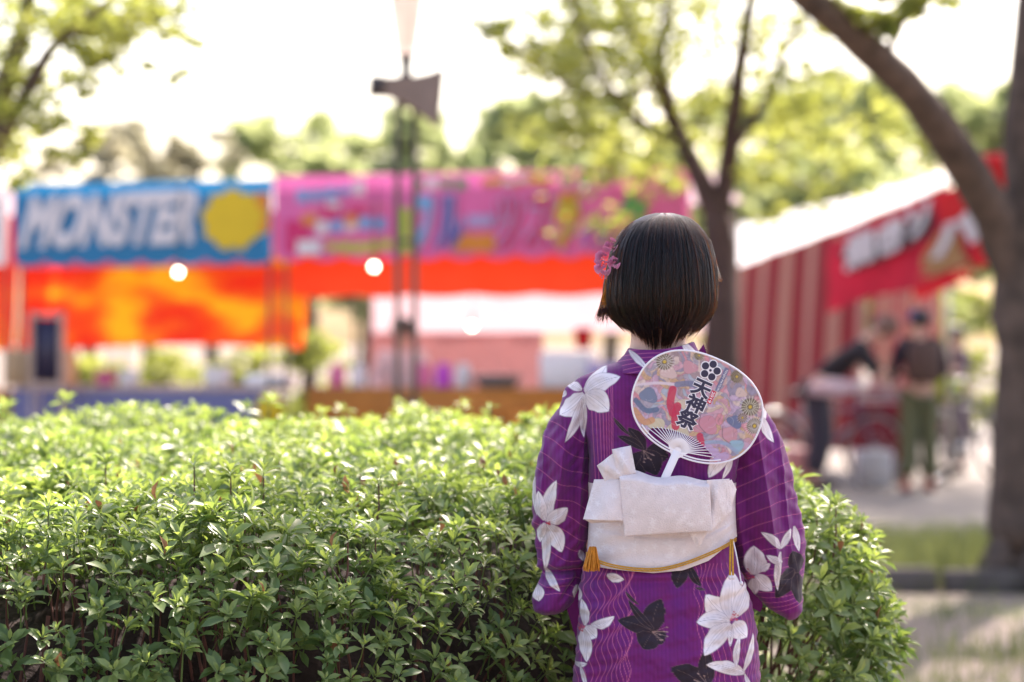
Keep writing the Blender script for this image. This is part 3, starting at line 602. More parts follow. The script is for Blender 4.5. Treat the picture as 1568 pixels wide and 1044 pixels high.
# --- end of the next stall, at the left edge
sl = stall_base('festival_stall', -4.6, -2.33, 2.0, 'tarp_pale'); tag(sl, 'stall at the left edge whose white and blue banner end just shows', 'stall', 'festival stalls in a row')
bn = cloth_sheet(scallop(-4.6, -2.31, 2.63, 1.98, -.03, seed=2), 80, 8, 'banner', M['banner_white'], sl)
me = mesh_np('print', np.array([(-2.55, -.06, 2.2), (-2.40, -.06, 2.2), (-2.40, -.06, 2.38), (-2.47, -.06, 2.38), (-2.47, -.06, 2.46), (-2.55, -.06, 2.46)]), [tuple(range(6))], False); link('print', me, bn, M['banner_blue'])
cloth_sheet(tarp_fn(-4.6, -2.72, 2.45, 1.31, .97, .02, 3), 50, 14, 'rear_tarp', M['tarp_orange'], sl)
MB().box((-3.3, .4, .5), (2.0, .6, .95), 0, .02).build('counter', M['board_tan'], sl)

# --- stall with the pink banner
sp = stall_base('festival_stall', .02, 3.30, 2.0, 'tarp_pale', 2.66, 2.74)
tag(sp, 'sweet stall with pink banner lettered in many colours over a red valance', 'stall', 'festival stalls in a row')
bn = cloth_sheet(scallop(.0, 3.30, 2.665, 2.02, -.025, seed=4), 150, 10, 'banner', M['banner_pink'], sp)
def bar(u0, u1, z0, z1, m, v=-.05, name='print', tilt=0.0):
    n = 9; t = np.linspace(0, 1, n); V = []
    for a in t: V.append((u0 + (u1 - u0) * a, v, z0 + tilt * a + .008 * math.sin(a * 21)))
    for a in t[::-1]: V.append((u0 + (u1 - u0) * a, v, z1 + tilt * a + .008 * math.sin(a * 17 + 1)))
    return link(name, mesh_np(name, np.array(V), [tuple(range(2 * n))], False), bn, M[m])
for args in [(.20, .78, 2.47, 2.56, 'print_sky', -.050, 'print', .05), (.32, .96, 2.36, 2.44, 'print_rose', -.052, 'print', .04), (.40, .55, 2.33, 2.41, 'print_magenta', -.056, 'print', .0), (.62, .78, 2.36, 2.42, 'print_magenta', -.056, 'print', .0),
             (.36, .95, 2.21, 2.31, 'print_sky', -.053, 'print', .03), (.10, .30, 2.06, 2.32, 'print_magenta', -.051, 'print', 0), (.24, .36, 2.28, 2.36, 'print_orange', -.055, 'print', 0), (.45, 1.0, 2.07, 2.16, 'print_lime', -.052, 'print', .0), (.20, .40, 2.05, 2.16, 'print_white', -.057, 'print', 0), (.6, .7, 2.28, 2.35, 'print_orange', -.058, 'print', 0),
             (1.14, 1.60, 2.55, 2.625, 'print_green', -.05, 'print', 0), (1.70, 2.25, 2.55, 2.63, 'print_orange', -.05, 'print', 0), (1.75, 2.2, 2.565, 2.615, 'print_yellow', -.055, 'print', 0), (2.32, 2.85, 2.56, 2.625, 'print_green', -.05, 'print', 0), (1.46, 1.80, 2.06, 2.19, 'print_orange', -.05, 'print', 0), (1.02, 1.12, 2.05, 2.4, 'print_lime', -.05, 'print', 0), (2.98, 3.26, 2.06, 2.25, 'print_orange', -.05, 'print', 0)]:
    u0_, u1_, z0_, z1_, m_, v_, nm_, tl_ = args; L_ = u1_ - u0_
    if L_ < .4: bar(*args); continue
    k_ = max(3, int(L_ / .11))
    for i_ in range(k_):                                   # rows of small characters too blurred to read
        a_ = i_ / k_; bar(u0_ + L_ * a_, u0_ + L_ * (a_ + .78 / k_), z0_ + tl_ * a_ + random.uniform(-.015, .015), z1_ + tl_ * a_ + random.uniform(-.02, .015), m_ if random.random() < .8 else 'print_white', v_ - .0004 * i_, nm_, 0)
CH = [('フ', 1.13, 1.33, 'print_sky'), ('ル', 1.31, 1.56, 'print_navy'), ('ー', 1.58, 1.80, 'print_lilac'), ('ツ', 1.80, 2.02, 'print_magenta'), ('ス', 2.02, 2.26, 'print_magenta'), ('テ', 2.27, 2.47, 'print_orange'), ('ィ', 2.47, 2.58, 'print_violet'), ('ッ', 2.59, 2.72, 'print_black'), ('ク', 2.70, 3.0, 'print_green')]
for ch, u0, u1, m in CH:
    small = ch in 'ィッ'; zb, zt = 2.06, (2.28 if small else 2.50)
    if ch == 'ー': zb, zt = 2.24, 2.34
    lettering(ch, lambda u, v: (u0 + (u1 - u0) * u, -.062, zb + (zt - zb) * v), M['print_lilac'] if ch not in 'テク' else M['print_lime'], bn, .09, .1)
    lettering(ch, lambda u, v: (u0 + .015 + (u1 - u0 - .03) * u, -.068, zb + .015 + (zt - zb - .03) * v), M[m], bn, .035, .1)
cloth_sheet(scallop(.05, 3.28, 2.25, 1.73, .22, .02, .5, .03, 5), 110, 10, 'valance', M['tarp_red'], sp)
me = cloth_sheet(lambda a, b: (.25 + 2.95 * a, 1.55 + .02 * math.sin(a * 30), 1.95 - .50 * b), 50, 4, 'white_backcloth', M['tarp_pale'], sp)
cloth_sheet(lambda a, b: (.25 + 1.5 * a, 1.5 + .015 * math.sin(a * 26), 1.45 - 1.4 * b), 40, 5, 'pink_backcloth', M['cloth_pink'], sp)
bulb(sp, .85, -.1, 1.95, .022); bulb(sp, 1.42, .6, 1.50, .02)
MB().box((1.72, .42, 1.0), (3.0, .65, .03), 0, .008).build('counter_top', M['wood_pale'], sp)
MB().box((1.72, .1, .82), (3.0, .02, .40)).build('counter_board', M['board_tan'], sp)
for u in (.3, 3.1):
    for v in (.15, .7): MB().tube([(u, v, 0), (u, v, .98)], .018, 6).build('table_leg', M['steel'], sp)

# --- things on and by the counters
def goods(name, mb, m, u, v, z, label, cat, group=None, rz=0.0, smooth=True):
    o = mb.build(name, M[m], None, smooth); o.location = [float(c) for c in SW(u, v, z)]; o.rotation_euler = (0, 0, ROT + rz); tag(o, label, cat, group); return o
TUB = lambda r, h: MB().lathe([(.01, 0), (r * .85, 0), (r * .95, h * .5), (r, h * .96), (r * 1.05, h), (r * .9, h * .98), (r * .8, h * .1), (.01, h * .08)], n=18)
BOX = lambda a, b, c: MB().box((0, 0, c / 2), (a, b, c), 0, .012)
PAN = lambda r, h: MB().lathe([(.01, 0), (r * .7, 0), (r, h), (r * 1.06, h + .005), (r * .98, h + .004), (r * .68, .012), (.01, .01)], n=20)
z0 = 1.017
goods('white_tray', BOX(.34, .24, .10), 'white_plastic', -.15, .25, z0, 'white tray at the right end of the blue-grey counter', 'tray', 'white trays on the counters')
goods('white_tub', TUB(.12, .16), 'white_plastic', -.62, .3, z0, 'white tub near the tray on the blue-grey counter', 'tub', 'tubs on the blue-grey counter')
goods('white_tub', TUB(.09, .13), 'white_plastic', -1.35, .22, z0, 'small white tub in the middle of the blue-grey counter', 'tub', 'tubs on the blue-grey counter')
goods('pink_tub', TUB(.085, .12), 'print_rose', -1.58, .26, z0, 'pink tub on the blue-grey counter beside the chalkboard', 'tub', 'tubs on the blue-grey counter')
goods('cardboard_box', BOX(.5, .32, .30), 'beige', -2.18, .3, 1.017, 'beige cardboard box at the left edge beside the chalkboard', 'box')
goods('steel_pan', PAN(.2, .10), 'steel', 1.72, .3, z0, 'steel pan added for glints in the middle of the sweet stall counter', 'pan')  # pan added to put bright glints on the counter
goods('white_carton', BOX(.40, .26, .28), 'white_plastic', 2.25, .45, z0, 'white carton beside the steel pan on the sweet stall counter', 'box', 'cartons on the sweet stall counter')
goods('lilac_carton', BOX(.30, .26, .20), 'print_lilac', 2.62, .3, z0, 'lilac carton left of the woman on the sweet stall counter', 'box', 'cartons on the sweet stall counter')
goods('white_cooler', BOX(.40, .3, .32), 'banner_white', 2.98, .45, z0, 'white cooler box at the right end of the sweet stall counter', 'cooler')
goods('red_paper_cup', MB().lathe([(.01, 0), (.055, 0), (.075, .16), (.07, .16), (.05, .02), (.01, .02)], n=16), 'red_bright', 2.35, .5, 1.32, 'small red cup left of the woman standing on a carton', 'cup', 'red cups on the cartons')
goods('red_paper_cup', MB().lathe([(.01, 0), (.085, 0), (.12, .17), (.11, .17), (.08, .02), (.01, .02)], n=16), 'red_bright', 2.98, .45, 1.34, 'large red cup close to the woman\'s hair on the cooler', 'cup', 'red cups on the cartons')
goods('bottle_crate', BOX(.42, .3, .22), 'print_orange', 2.2, -.1, .62, 'orange crate in front of the sweet stall counter', 'crate')
for i, (u, m, nm) in enumerate([(.40, 'print_rose', 'pink'), (.58, 'print_white', 'white'), (1.12, 'print_rose', 'pink'), (1.28, 'print_violet', 'violet'), (1.44, 'print_white', 'white')]):
    goods('jar', MB().lathe([(.01, 0), (.06, 0), (.065, .02), (.065, .13), (.045, .16), (.048, .185), (.01, .19)], n=16), m, u, .3, z0,
          ['pink jar at the left end of the sweet stall counter', 'white jar left of the stall vendor', 'pink jar just right of the lamp post', 'violet jar between two others right of the lamp post', 'white jar farthest right of the row by the lamp post'][i], 'jar', 'jars on the sweet stall counter')

cb = empty('chalkboard_sign', SW(-1.84, -.25, 0), ROT + .1); tag(cb, 'dark chalkboard in a pale wooden frame standing before the orange tarp', 'sign')
MB().box((0, 0, 1.31), (.22, .02, .50)).build('board', M['chalk'], cb)
fr = MB(); [fr.box(c, s) for c, s in [((-.125, -.005, 1.30), (.03, .04, .62)), ((.125, -.005, 1.30), (.03, .04, .62)), ((0, -.005, 1.585), (.22, .04, .03)), ((0, -.005, 1.035), (.22, .04, .03))]]; fr.build('frame', M['wood_pale'], cb, False)
for s in (-1, 1):
    MB().tube([(s * .125, 0, 1.0), (s * .13, -.05, .5), (s * .14, -.12, 0)], .014, 6).build('leg', M['wood_pale'], cb); MB().tube([(s * .1, .02, 1.3), (s * .12, .25, 0)], .012, 6).build('leg', M['wood_pale'], cb)

# ------------------------------------------------------------------ lamp post with a horn loudspeaker
D = 15.0; lp = empty('lamp_post', W(622, 900, D) * [1, 1, 0]); base = np.array(lp.location)
tag(lp, 'grey lamp post with frosted lantern and brown horn loudspeaker before the pink banner', 'lamp post')
for s_ in (-1, 1): MB().tube([(s_ * .052, 0, 0), (s_ * .052, 0, 1.5), (s_ * .052, 0, 2.86), (s_ * .02, 0, 2.98)], .021, 10).build('pole', M['pole'], lp)
for z_ in (.35, 1.0, 2.0, 2.84): MB().box((0, 0, z_), (.10, .02, .03), 0, .004).build('cross_piece', M['pole'], lp)
MB().box((0, 0, .05), (.3, .3, .1), 0, .02).build('foot_plate', M['pole'], lp)
MB().lathe([(.02, 2.95), (.05, 2.96), (.052, 3.02), (.034, 3.04), (.036, 3.10), (.046, 3.13), (.048, 3.16), (.01, 3.165)], n=16).build('lamp_neck', M['dark_metal'], lp)
MB().lathe([(.02, 3.15), (.062, 3.15), (.118, 3.55), (.17, 3.98), (.165, 3.98), (.055, 3.2)], n=20).build('lamp_shade', M['lamp_glass'], lp)
MB().lathe([(.20, 3.975), (.20, 4.0), (.11, 4.08), (.02, 4.12), (.005, 4.14)], n=20).build('lamp_cap', M['dark_metal'], lp)
# horn: square flare opening to the right, throat and driver box to the left
def horn():
    k = D / FPX; X = lambda px: (px - 622) * k; Z = lambda py: CAMZ - (py - 522) * k; V = []; m = MB()
    sec = [(568, 119, 151, .05), (582, 121, 150, .055), (598, 122, 152, .06), (615, 122, 157, .07), (635, 122, 168, .085), (655, 119, 180, .11), (668, 116, 190, .135), (681, 110, 198, .15)]
    for px, t, b, hd in sec:
        lean = (px - 573) * k * .25
        V += [(X(px), -.11 - hd - lean * .4, Z(t)), (X(px), -.11 + hd - lean * .4, Z(t)), (X(px) - (b - t) * k * .1, -.11 + hd - lean * .4, Z(b)), (X(px) - (b - t) * k * .1, -.11 - hd - lean * .4, Z(b))]
    F = [(i * 4 + j, i * 4 + (j + 1) % 4, i * 4 + 4 + (j + 1) % 4, i * 4 + 4 + j) for i in range(len(sec) - 1) for j in range(4)] + [(3, 2, 1, 0)]
    m.add(V, F); return m
hn = horn().build('loudspeaker_horn', M['brown_metal'], lp, False)
k = D / FPX; MB().box(((580 - 622) * k, -.12, CAMZ + (522 - 135) * k), (.10, .13, .13), 0, .015).build('driver_box', M['dark_metal'], hn)
MB().box((0, -.06, CAMZ + (522 - 135) * k), (.05, .1, .12), 0, .01).build('bracket', M['dark_metal'], hn)

# ------------------------------------------------------------------ red and white stall on the right
rs = empty('striped_stall', (2.9, 21.5, 0)); rb = np.array(rs.location)
tag(rs, 'stall draped in red and cream stripes with sunlit white roof and red banner', 'stall')
q = lambda px, py, d: W(px, py, d) - rb
A, B, C_, D_ = q(1108, 428, 28), q(1452, 282, 22.6), q(1452, 264, 26.5), q(1122, 348, 32)
def bil(a, b): return A * (1 - a) * (1 - b) + B * a * (1 - b) + D_ * (1 - a) * b + C_ * a * b
cloth_sheet(lambda a, b: bil(a, b) + np.array([0, 0, -.05 * math.sin(math.pi * b) + .012 * math.sin(a * 20)]), 24, 14, 'roof_tarp', M['tarp_white'], rs)
cloth_sheet(lambda a, b: bil(.18 + .82 * a, 0) + np.array([0, -.015, -.005 - (.05 + .10 * a) * b]), 24, 3, 'roof_trim', M['red_cloth'], rs)
for p in (A, B, C_, D_):
    MB().tube([(p[0], p[1], 0), (p[0], p[1], p[2] / 2), (p[0], p[1], p[2] - .02)], .022, 8).build('post', M['steel'], rs)
def stripe_mat():
    m, nt, out = nodes('striped_curtain'); N = nt.nodes; L = nt.links
    a = N.new('ShaderNodeAttribute'); a.attribute_name = 'band'; mth = N.new('ShaderNodeMath'); mth.operation = 'FRACT'; L.new(a.outputs['Fac'], mth.inputs[0])
    gt = N.new('ShaderNodeMath'); gt.operation = 'GREATER_THAN'; gt.inputs[1].default_value = .64; L.new(mth.outputs[0], gt.inputs[0])
    mx = N.new('ShaderNodeMix'); mx.data_type = 'RGBA'; L.new(gt.outputs[0], mx.inputs[0]); mx.inputs[6].default_value = (*srgb(132, 2, 20), 1); mx.inputs[7].default_value = (*srgb(170, 118, 102), 1)
    p = N.new('ShaderNodeBsdfPrincipled'); p.inputs['Roughness'].default_value = .8; L.new(mx.outputs[2], p.inputs['Base Color'])
    t = N.new('ShaderNodeBsdfTranslucent'); L.new(mx.outputs[2], t.inputs[0]); ms = N.new('ShaderNodeMixShader'); ms.inputs[0].default_value = .04; L.new(p.outputs[0], ms.inputs[1]); L.new(t.outputs[0], ms.inputs[2]); L.new(ms.outputs[0], out.inputs[0]); return m
M['striped'] = stripe_mat()
def curtain(name, P0, P1, zt0, zt1, zb, bands, nu=120, nv=12, lean=0.0, fold=.05):
    P0 = np.array(P0); P1 = np.array(P1); dirv = (P1 - P0) / np.linalg.norm(P1 - P0); nrm = np.array([-dirv[1], dirv[0]]); V = []; Bd = []
    for b in np.linspace(0, 1, nv):
        for a in np.linspace(0, 1, nu):
            p = P0 + (P1 - P0) * a; f_ = fold * math.sin(a * bands * 2 * math.pi * .5 + .7) * (.3 + b); zt = zt0 + (zt1 - zt0) * a
            p = p + nrm * f_ + dirv * lean * b; V.append((p[0], p[1], zt + (zb - zt) * b)); Bd.append(a * bands + .06 * math.sin(b * 3))
    me = mesh_np(name, np.array(V), grid_faces(nv, nu)); at = me.attributes.new('band', 'FLOAT', 'POINT'); at.data.foreach_set('value', np.array(Bd, dtype=np.float32)); return link(name, me, rs, M['striped'])
a0 = q(1075, 522, 28.4); a1 = q(1335, 522, 24.2)
curtain('striped_curtain', a0[:2], a1[:2], 2.10, 2.62, .25, 7.0, lean=-.25)
a2 = q(1440, 522, 27.5); curtain('rear_curtain', a1[:2] + np.array([.1, .6]), a2[:2], 2.4, 2.4, .25, 5)
MB().box((q(1352, 522, 23.6)[0], q(1352, 522, 23.6)[1], .5), (.55, .8, .85), -.2, .02).build('counter', M['red_dark'], rs)
bnr = cloth_sheet(lambda a, b: (q(1268 + 250 * a, 0, 1) * 0) + (q(1268 + 250 * a, (372 - 100 * a) + (108 + 20 * a - 30 * math.sin(a * 3.1) * 0) * b, 22.8 - 1.8 * a)) + np.array([0, -.03 * math.sin(a * 9 + b), .03 * math.sin(a * 8) * b]), 60, 12, 'banner', M['red_cloth'], rs)
def bq(px, py, off): 
    a = (px - 1268) / 250; return q(px, py, 22.8 - 1.8 * a - off)
def quad(name, pts, off, m): link(name, mesh_np(name, np.array([bq(x, y, off) for x, y in pts]), [tuple(range(len(pts)))], False), bnr, M[m])
quad('black_print', [(1284, 384), (1426, 322), (1432, 338), (1420, 362), (1350, 398), (1304, 416)], .07, 'print_black')
quad('red_print', [(1430, 300), (1462, 286), (1490, 318), (1486, 340), (1448, 352)], .08, 'red_bright')
quad('red_print', [(1488, 372), (1512, 362), (1516, 400), (1500, 412), (1490, 400)], .08, 'red_bright')
quad('red_print', [(1398, 440), (1484, 412), (1490, 424), (1410, 458), (1398, 455)], .08, 'red_bright')
quad('lime_print', [(1412, 392), (1440, 352), (1466, 352), (1474, 392), (1440, 412), (1410, 412)], .085, 'print_olive')
quad('orange_print', [(1444, 404), (1480, 390), (1484, 402), (1424, 424), (1404, 424)], .09, 'print_olive')
for ch, x, y, s, s2 in [('焼', 1292, 420, 48, 56), ('き', 1343, 396, 42, 52), ('ソ', 1386, 372, 40, 52), ('バ', 1424, 402, 84, 58)]:
    lettering(ch, lambda u, v: bq(x + s * u, y - 22 * u * s / 50 - s2 * v, .11), M['banner_white'], bnr, .075)
fl = empty('paper_lantern', q(1526, 262, 18.6) + rb); tag(fl, 'red paper lantern hanging high beside the right tree trunk', 'lantern')
MB().lathe([(.03, -.14), (.10, -.12), (.16, -.04), (.165, .04), (.11, .12), (.04, .14)], n=16).build('paper_shade', M['red_bright'], fl); MB().lathe([(.05, .135), (.05, .165), (.01, .17)], n=12).build('cap', M['dark_metal'], fl); MB().tube([(0, 0, .165), (0, .05, .5)], .006, 5).build('cord', M['dark_metal'], fl)

# ------------------------------------------------------------------ bodies
def skin_mesh(name, joints, edges, radii, sub=2, root=0):
    """one continuous surface grown round a skeleton"""
    me = bpy.data.meshes.new(name); me.from_pydata([tuple(map(float, j)) for j in joints], edges, [])
    o = bpy.data.objects.new(name, me); COL.objects.link(o)
    md = o.modifiers.new('s', 'SKIN'); md.use_smooth_shade = True
    if not me.skin_vertices: bpy.context.view_layer.objects.active = o
    sv = me.skin_vertices[0].data
    for i, r in enumerate(radii):
        r2 = r if isinstance(r, (tuple, list)) else (r, r)
        sv[i].radius = (float(r2[0]), float(r2[1])); sv[i].use_root = (i == root)
    if sub: ss = o.modifiers.new('u', 'SUBSURF'); ss.levels = sub; ss.render_levels = sub
    dg = bpy.context.evaluated_depsgraph_get(); dg.update(); ev = o.evaluated_get(dg); m2 = bpy.data.meshes.new_from_object(ev)
    bpy.data.objects.remove(o); m2.name = name
    m2.polygons.foreach_set('use_smooth', np.ones(len(m2.polygons), dtype=bool)); return m2

def chain(J, E, Rr, start, pts, rad):
    prev = start
    for p, r in zip(pts, rad):
        J.append(p); Rr.append(r); E.append((prev, len(J) - 1)); prev = len(J) - 1
    return prev

def hand(J, E, Rr, wrist_i, wrist, d, side, n, s=1.0):
    """palm and five bent fingers from a wrist; d = direction of the hand, side = towards the thumb, n = palm normal"""
    wrist = np.array(wrist, float); palm = chain(J, E, Rr, wrist_i, [wrist + d * .045 * s, wrist + d * .08 * s], [.021 * s, .018 * s])
    for off, ln in ((.026, .062), (.009, .072), (-.009, .067), (-.026, .052)):
        b = wrist + d * .088 * s + side * off * s
        chain(J, E, Rr, palm, [b, b + d * ln * .45 * s + n * .006, b + d * ln * .75 * s + n * .018 * s, b + d * ln * .9 * s + n * .034 * s], [.0092 * s, .0085 * s, .008 * s, .0065 * s])
    t = wrist + d * .035 * s
    chain(J, E, Rr, palm - 1, [t + side * .03 * s, t + side * .045 * s + d * .025 * s, t + side * .05 * s + d * .05 * s + n * .008], [.011 * s, .0095 * s, .0075 * s])

def figure(name, loc, rz, h, pose, cols, label, hairm, extra=None, group='people at the stalls'):
    """clothed person: pose gives joint positions in a local frame that faces -Y; body one mesh, clothes its children"""
    s = h / 1.68
    p = {k_: np.array(v) * s for k_, v in pose.items()}
    J = [p['pelvis']]; E = []; Rr = [(.12 * s, .10 * s)]
    ch = chain(J, E, Rr, 0, [p['chest'] * .5 + p['pelvis'] * .5, p['chest'], p['neck'], p['head'] - (p['head'] - p['neck']) * .45, p['head'], p['head'] + (p['head'] - p['neck']) * .45], [(.105 * s, .09 * s), (.115 * s, .10 * s), .05 * s, .055 * s, .088 * s, .06 * s])
    ic = 2
    for sd in 'lr':
        e = chain(J, E, Rr, ic, [p['sh' + sd], p['el' + sd], p['wr' + sd]], [.055 * s, .04 * s, .027 * s]); d = p['wr' + sd] - p['el' + sd]; d = d / np.linalg.norm(d); sdv = np.cross(d, [0, 0, 1.0]); sdv = sdv / (np.linalg.norm(sdv) + 1e-6); hand(J, E, Rr, e, p['wr' + sd], d, sdv * (1 if sd == 'l' else -1), np.cross(sdv, d), s)
    for sd in 'lr':
        chain(J, E, Rr, 0, [p['hip' + sd], p['kn' + sd], p['an' + sd], p['an' + sd] + np.array([0, -.12, -.04]) * s], [.085 * s, .055 * s, .036 * s, .03 * s])
    me = skin_mesh(name, J, E, Rr, 1); o = link(name, me, None, M['skin']); o.location = loc; o.rotation_euler = (0, 0, rz); tag(o, label, 'person', group)
    # shirt
    J = [p['pelvis'] + np.array([0, 0, .02])]; E = []; Rr = [(.15 * s, .125 * s)]
    chain(J, E, Rr, 0, [p['chest'] * .5 + p['pelvis'] * .5, p['chest'], p['neck'] - (p['neck'] - p['chest']) * .2], [(.14 * s, .12 * s), (.15 * s, .13 * s), .062 * s])
    for sd in 'lr': chain(J, E, Rr, 2, [p['sh' + sd], p['el' + sd]] + ([p['wr' + sd] * .75 + p['el' + sd] * .25] if cols.get('long', True) else []), [.078 * s, .058 * s, .045 * s])
    link('shirt', skin_mesh('shirt', J, E, Rr, 1), o, cols['shirt'])
    J = [p['pelvis'] + np.array([0, 0, .06])]; E = []; Rr = [(.15 * s, .12 * s)]
    for sd in 'lr': chain(J, E, Rr, 0, [p['hip' + sd], p['kn' + sd], p['an' + sd] + np.array([0, 0, .03])], [.118 * s, .098 * s, .086 * s])
    link('trousers', skin_mesh('trousers', J, E, Rr, 1), o, cols['trousers'])
    for sd in 'lr':
        a = p['an' + sd]; MB().ellipsoid(a + np.array([0, -.06, -.045]) * s, (.05 * s, .135 * s, .05 * s), 12, 7).build('shoe', cols['shoe'], o)
    hd = p['head']; up_ = (p['head'] - p['neck']); up_ = up_ / np.linalg.norm(up_)
    hr = MB().ellipsoid(hd + up_ * .045 * s + np.array([0, .022, .0]) * s, (.10 * s, .112 * s, .098 * s), 16, 9).build('hair', hairm, o)
    MB().ellipsoid(hd + np.array([0, -.095, -.01]) * s, (.014 * s, .02 * s, .022 * s), 8, 5).build('nose', M['skin'], o)
    for e_ in (-1, 1):
        MB().ellipsoid(hd + np.array([e_ * .035, -.083, .012]) * s, (.012 * s, .008 * s, .007 * s), 8, 5).build('eye', M['print_black'], o); MB().ellipsoid(hd + np.array([e_ * .092, 0, 0]) * s, (.012 * s, .02 * s, .03 * s), 8, 5).build('ear', M['skin'], o)
    if extra: extra(o, p, s)
    return o
STAND = dict(pelvis=(0, 0, .93), chest=(0, .01, 1.25), neck=(0, .02, 1.42), head=(0, 0, 1.56), shl=(.17, .01, 1.36), shr=(-.17, .01, 1.36), ell=(.23, -.03, 1.1), elr=(-.23, -.03, 1.1), wrl=(.2, -.22, 1.0), wrr=(-.2, -.22, 1.0), hipl=(.09, 0, .88), hipr=(-.09, 0, .88), knl=(.10, -.02, .49), knr=(-.10, -.02, .49), anl=(.11, .02, .09), anr=(-.11, .02, .09))
cl = lambda nm, c: mat(nm, c, .85, var=.15, scale=12)
hair_dark = mat('dark_hair', (.02, .014, .012), .5, var=.2, scale=40); hair_grey = mat('grey_brown_hair', (.16, .09, .07), .6, var=.2, scale=40)
# bystander with cap, seen from behind
def cap_pack(o, p, s):
    hd = p['head']; c = MB().ellipsoid(hd + np.array([0, .005, .055]) * s, (.108 * s, .118 * s, .085 * s), 16, 8).build('cap', cl('cap_blue', srgb(78, 78, 120)), o)
    MB().box(hd + np.array([0, -.15, .03]) * s, (.15 * s, .1 * s, .012), 0, .004).build('peak', cl('cap_peak', srgb(60, 60, 100)), c)
    MB().box(p['chest'] + np.array([.02, .17, -.05]) * s, (.30 * s, .12 * s, .40 * s), 0, .04).build('backpack', cl('pack_brown', srgb(84, 62, 56)), o)
L_ = W(1408, 756, 21.6); ps = dict(STAND); ps.update(anl=(.12, .02, .09), anr=(-.11, .0, .09), ell=(.25, -.02, 1.1), elr=(-.27, -.06, 1.12), wrr=(-.3, -.28, 1.06))
figure('person', (L_[0], L_[1], 0.03), R(190), 1.63, ps, dict(shirt=cl('vest_dark', srgb(34, 26, 40)), trousers=cl('khaki', srgb(92, 94, 66)), shoe=cl('shoe_red', srgb(150, 75, 62))), 'bystander in blue cap, dark top and khaki trousers with a brown backpack', hair_dark, cap_pack)
# man in black leaning forward beside the counter
bend = dict(pelvis=(0, .12, .90), chest=(0, -.2, 1.14), neck=(0, -.33, 1.30), head=(0, -.46, 1.38), shl=(.17, -.26, 1.2), shr=(-.17, -.26, 1.2), ell=(.2, -.42, .98), elr=(-.2, -.42, .98), wrl=(.12, -.66, 1.0), wrr=(-.12, -.66, 1.0), hipl=(.09, .12, .86), hipr=(-.09, .12, .86), knl=(.10, .05, .48), knr=(-.10, .08, .48), anl=(.11, .14, .09), anr=(-.11, .14, .09))
L_ = W(1284, 748, 21.9)
figure('person', (L_[0] - .08, L_[1], 0.03), R(78), 1.78, bend, dict(shirt=cl('shirt_black', srgb(30, 24, 30)), trousers=cl('trousers_dark', srgb(48, 44, 58)), shoe=cl('shoe_dark', srgb(50, 40, 40)), long=False), 'man in black shirt bending forward under the red stall banner', hair_grey)
# person at the far right, partly behind the trunk
L_ = W(1462, 740, 24.5); ps = dict(STAND); ps.update(ell=(.26, -.1, 1.12), wrl=(.3, -.3, 1.2))
def green_bag(o, p, s): MB().box((.05, -.2, .98 * s), (.45, .22, .26), 0, .06).build('lime_bag', cl('lime_cloth', srgb(150, 175, 25)), o)
figure('person', (L_[0], L_[1], 0.03), R(-60), 1.5, ps, dict(shirt=cl('shirt_grey', srgb(120, 105, 110)), trousers=cl('trousers_grey', srgb(110, 98, 110)), shoe=cl('shoe_black', srgb(40, 40, 42))), 'dark-haired bystander with lime green bag beside the right trunk', hair_dark, green_bag)
# vendor inside the sweet stall
L_ = SW(.72, .95, 0); figure('person', (L_[0], L_[1], .0), ROT + .4, 1.56, STAND, dict(shirt=cl('shirt_white', srgb(205, 185, 185)), trousers=cl('trousers_navy', srgb(60, 55, 70)), shoe=cl('shoe_navy', srgb(40, 40, 50))), 'dark-haired vendor in a pale shirt behind the sweet stall counter', hair_dark)

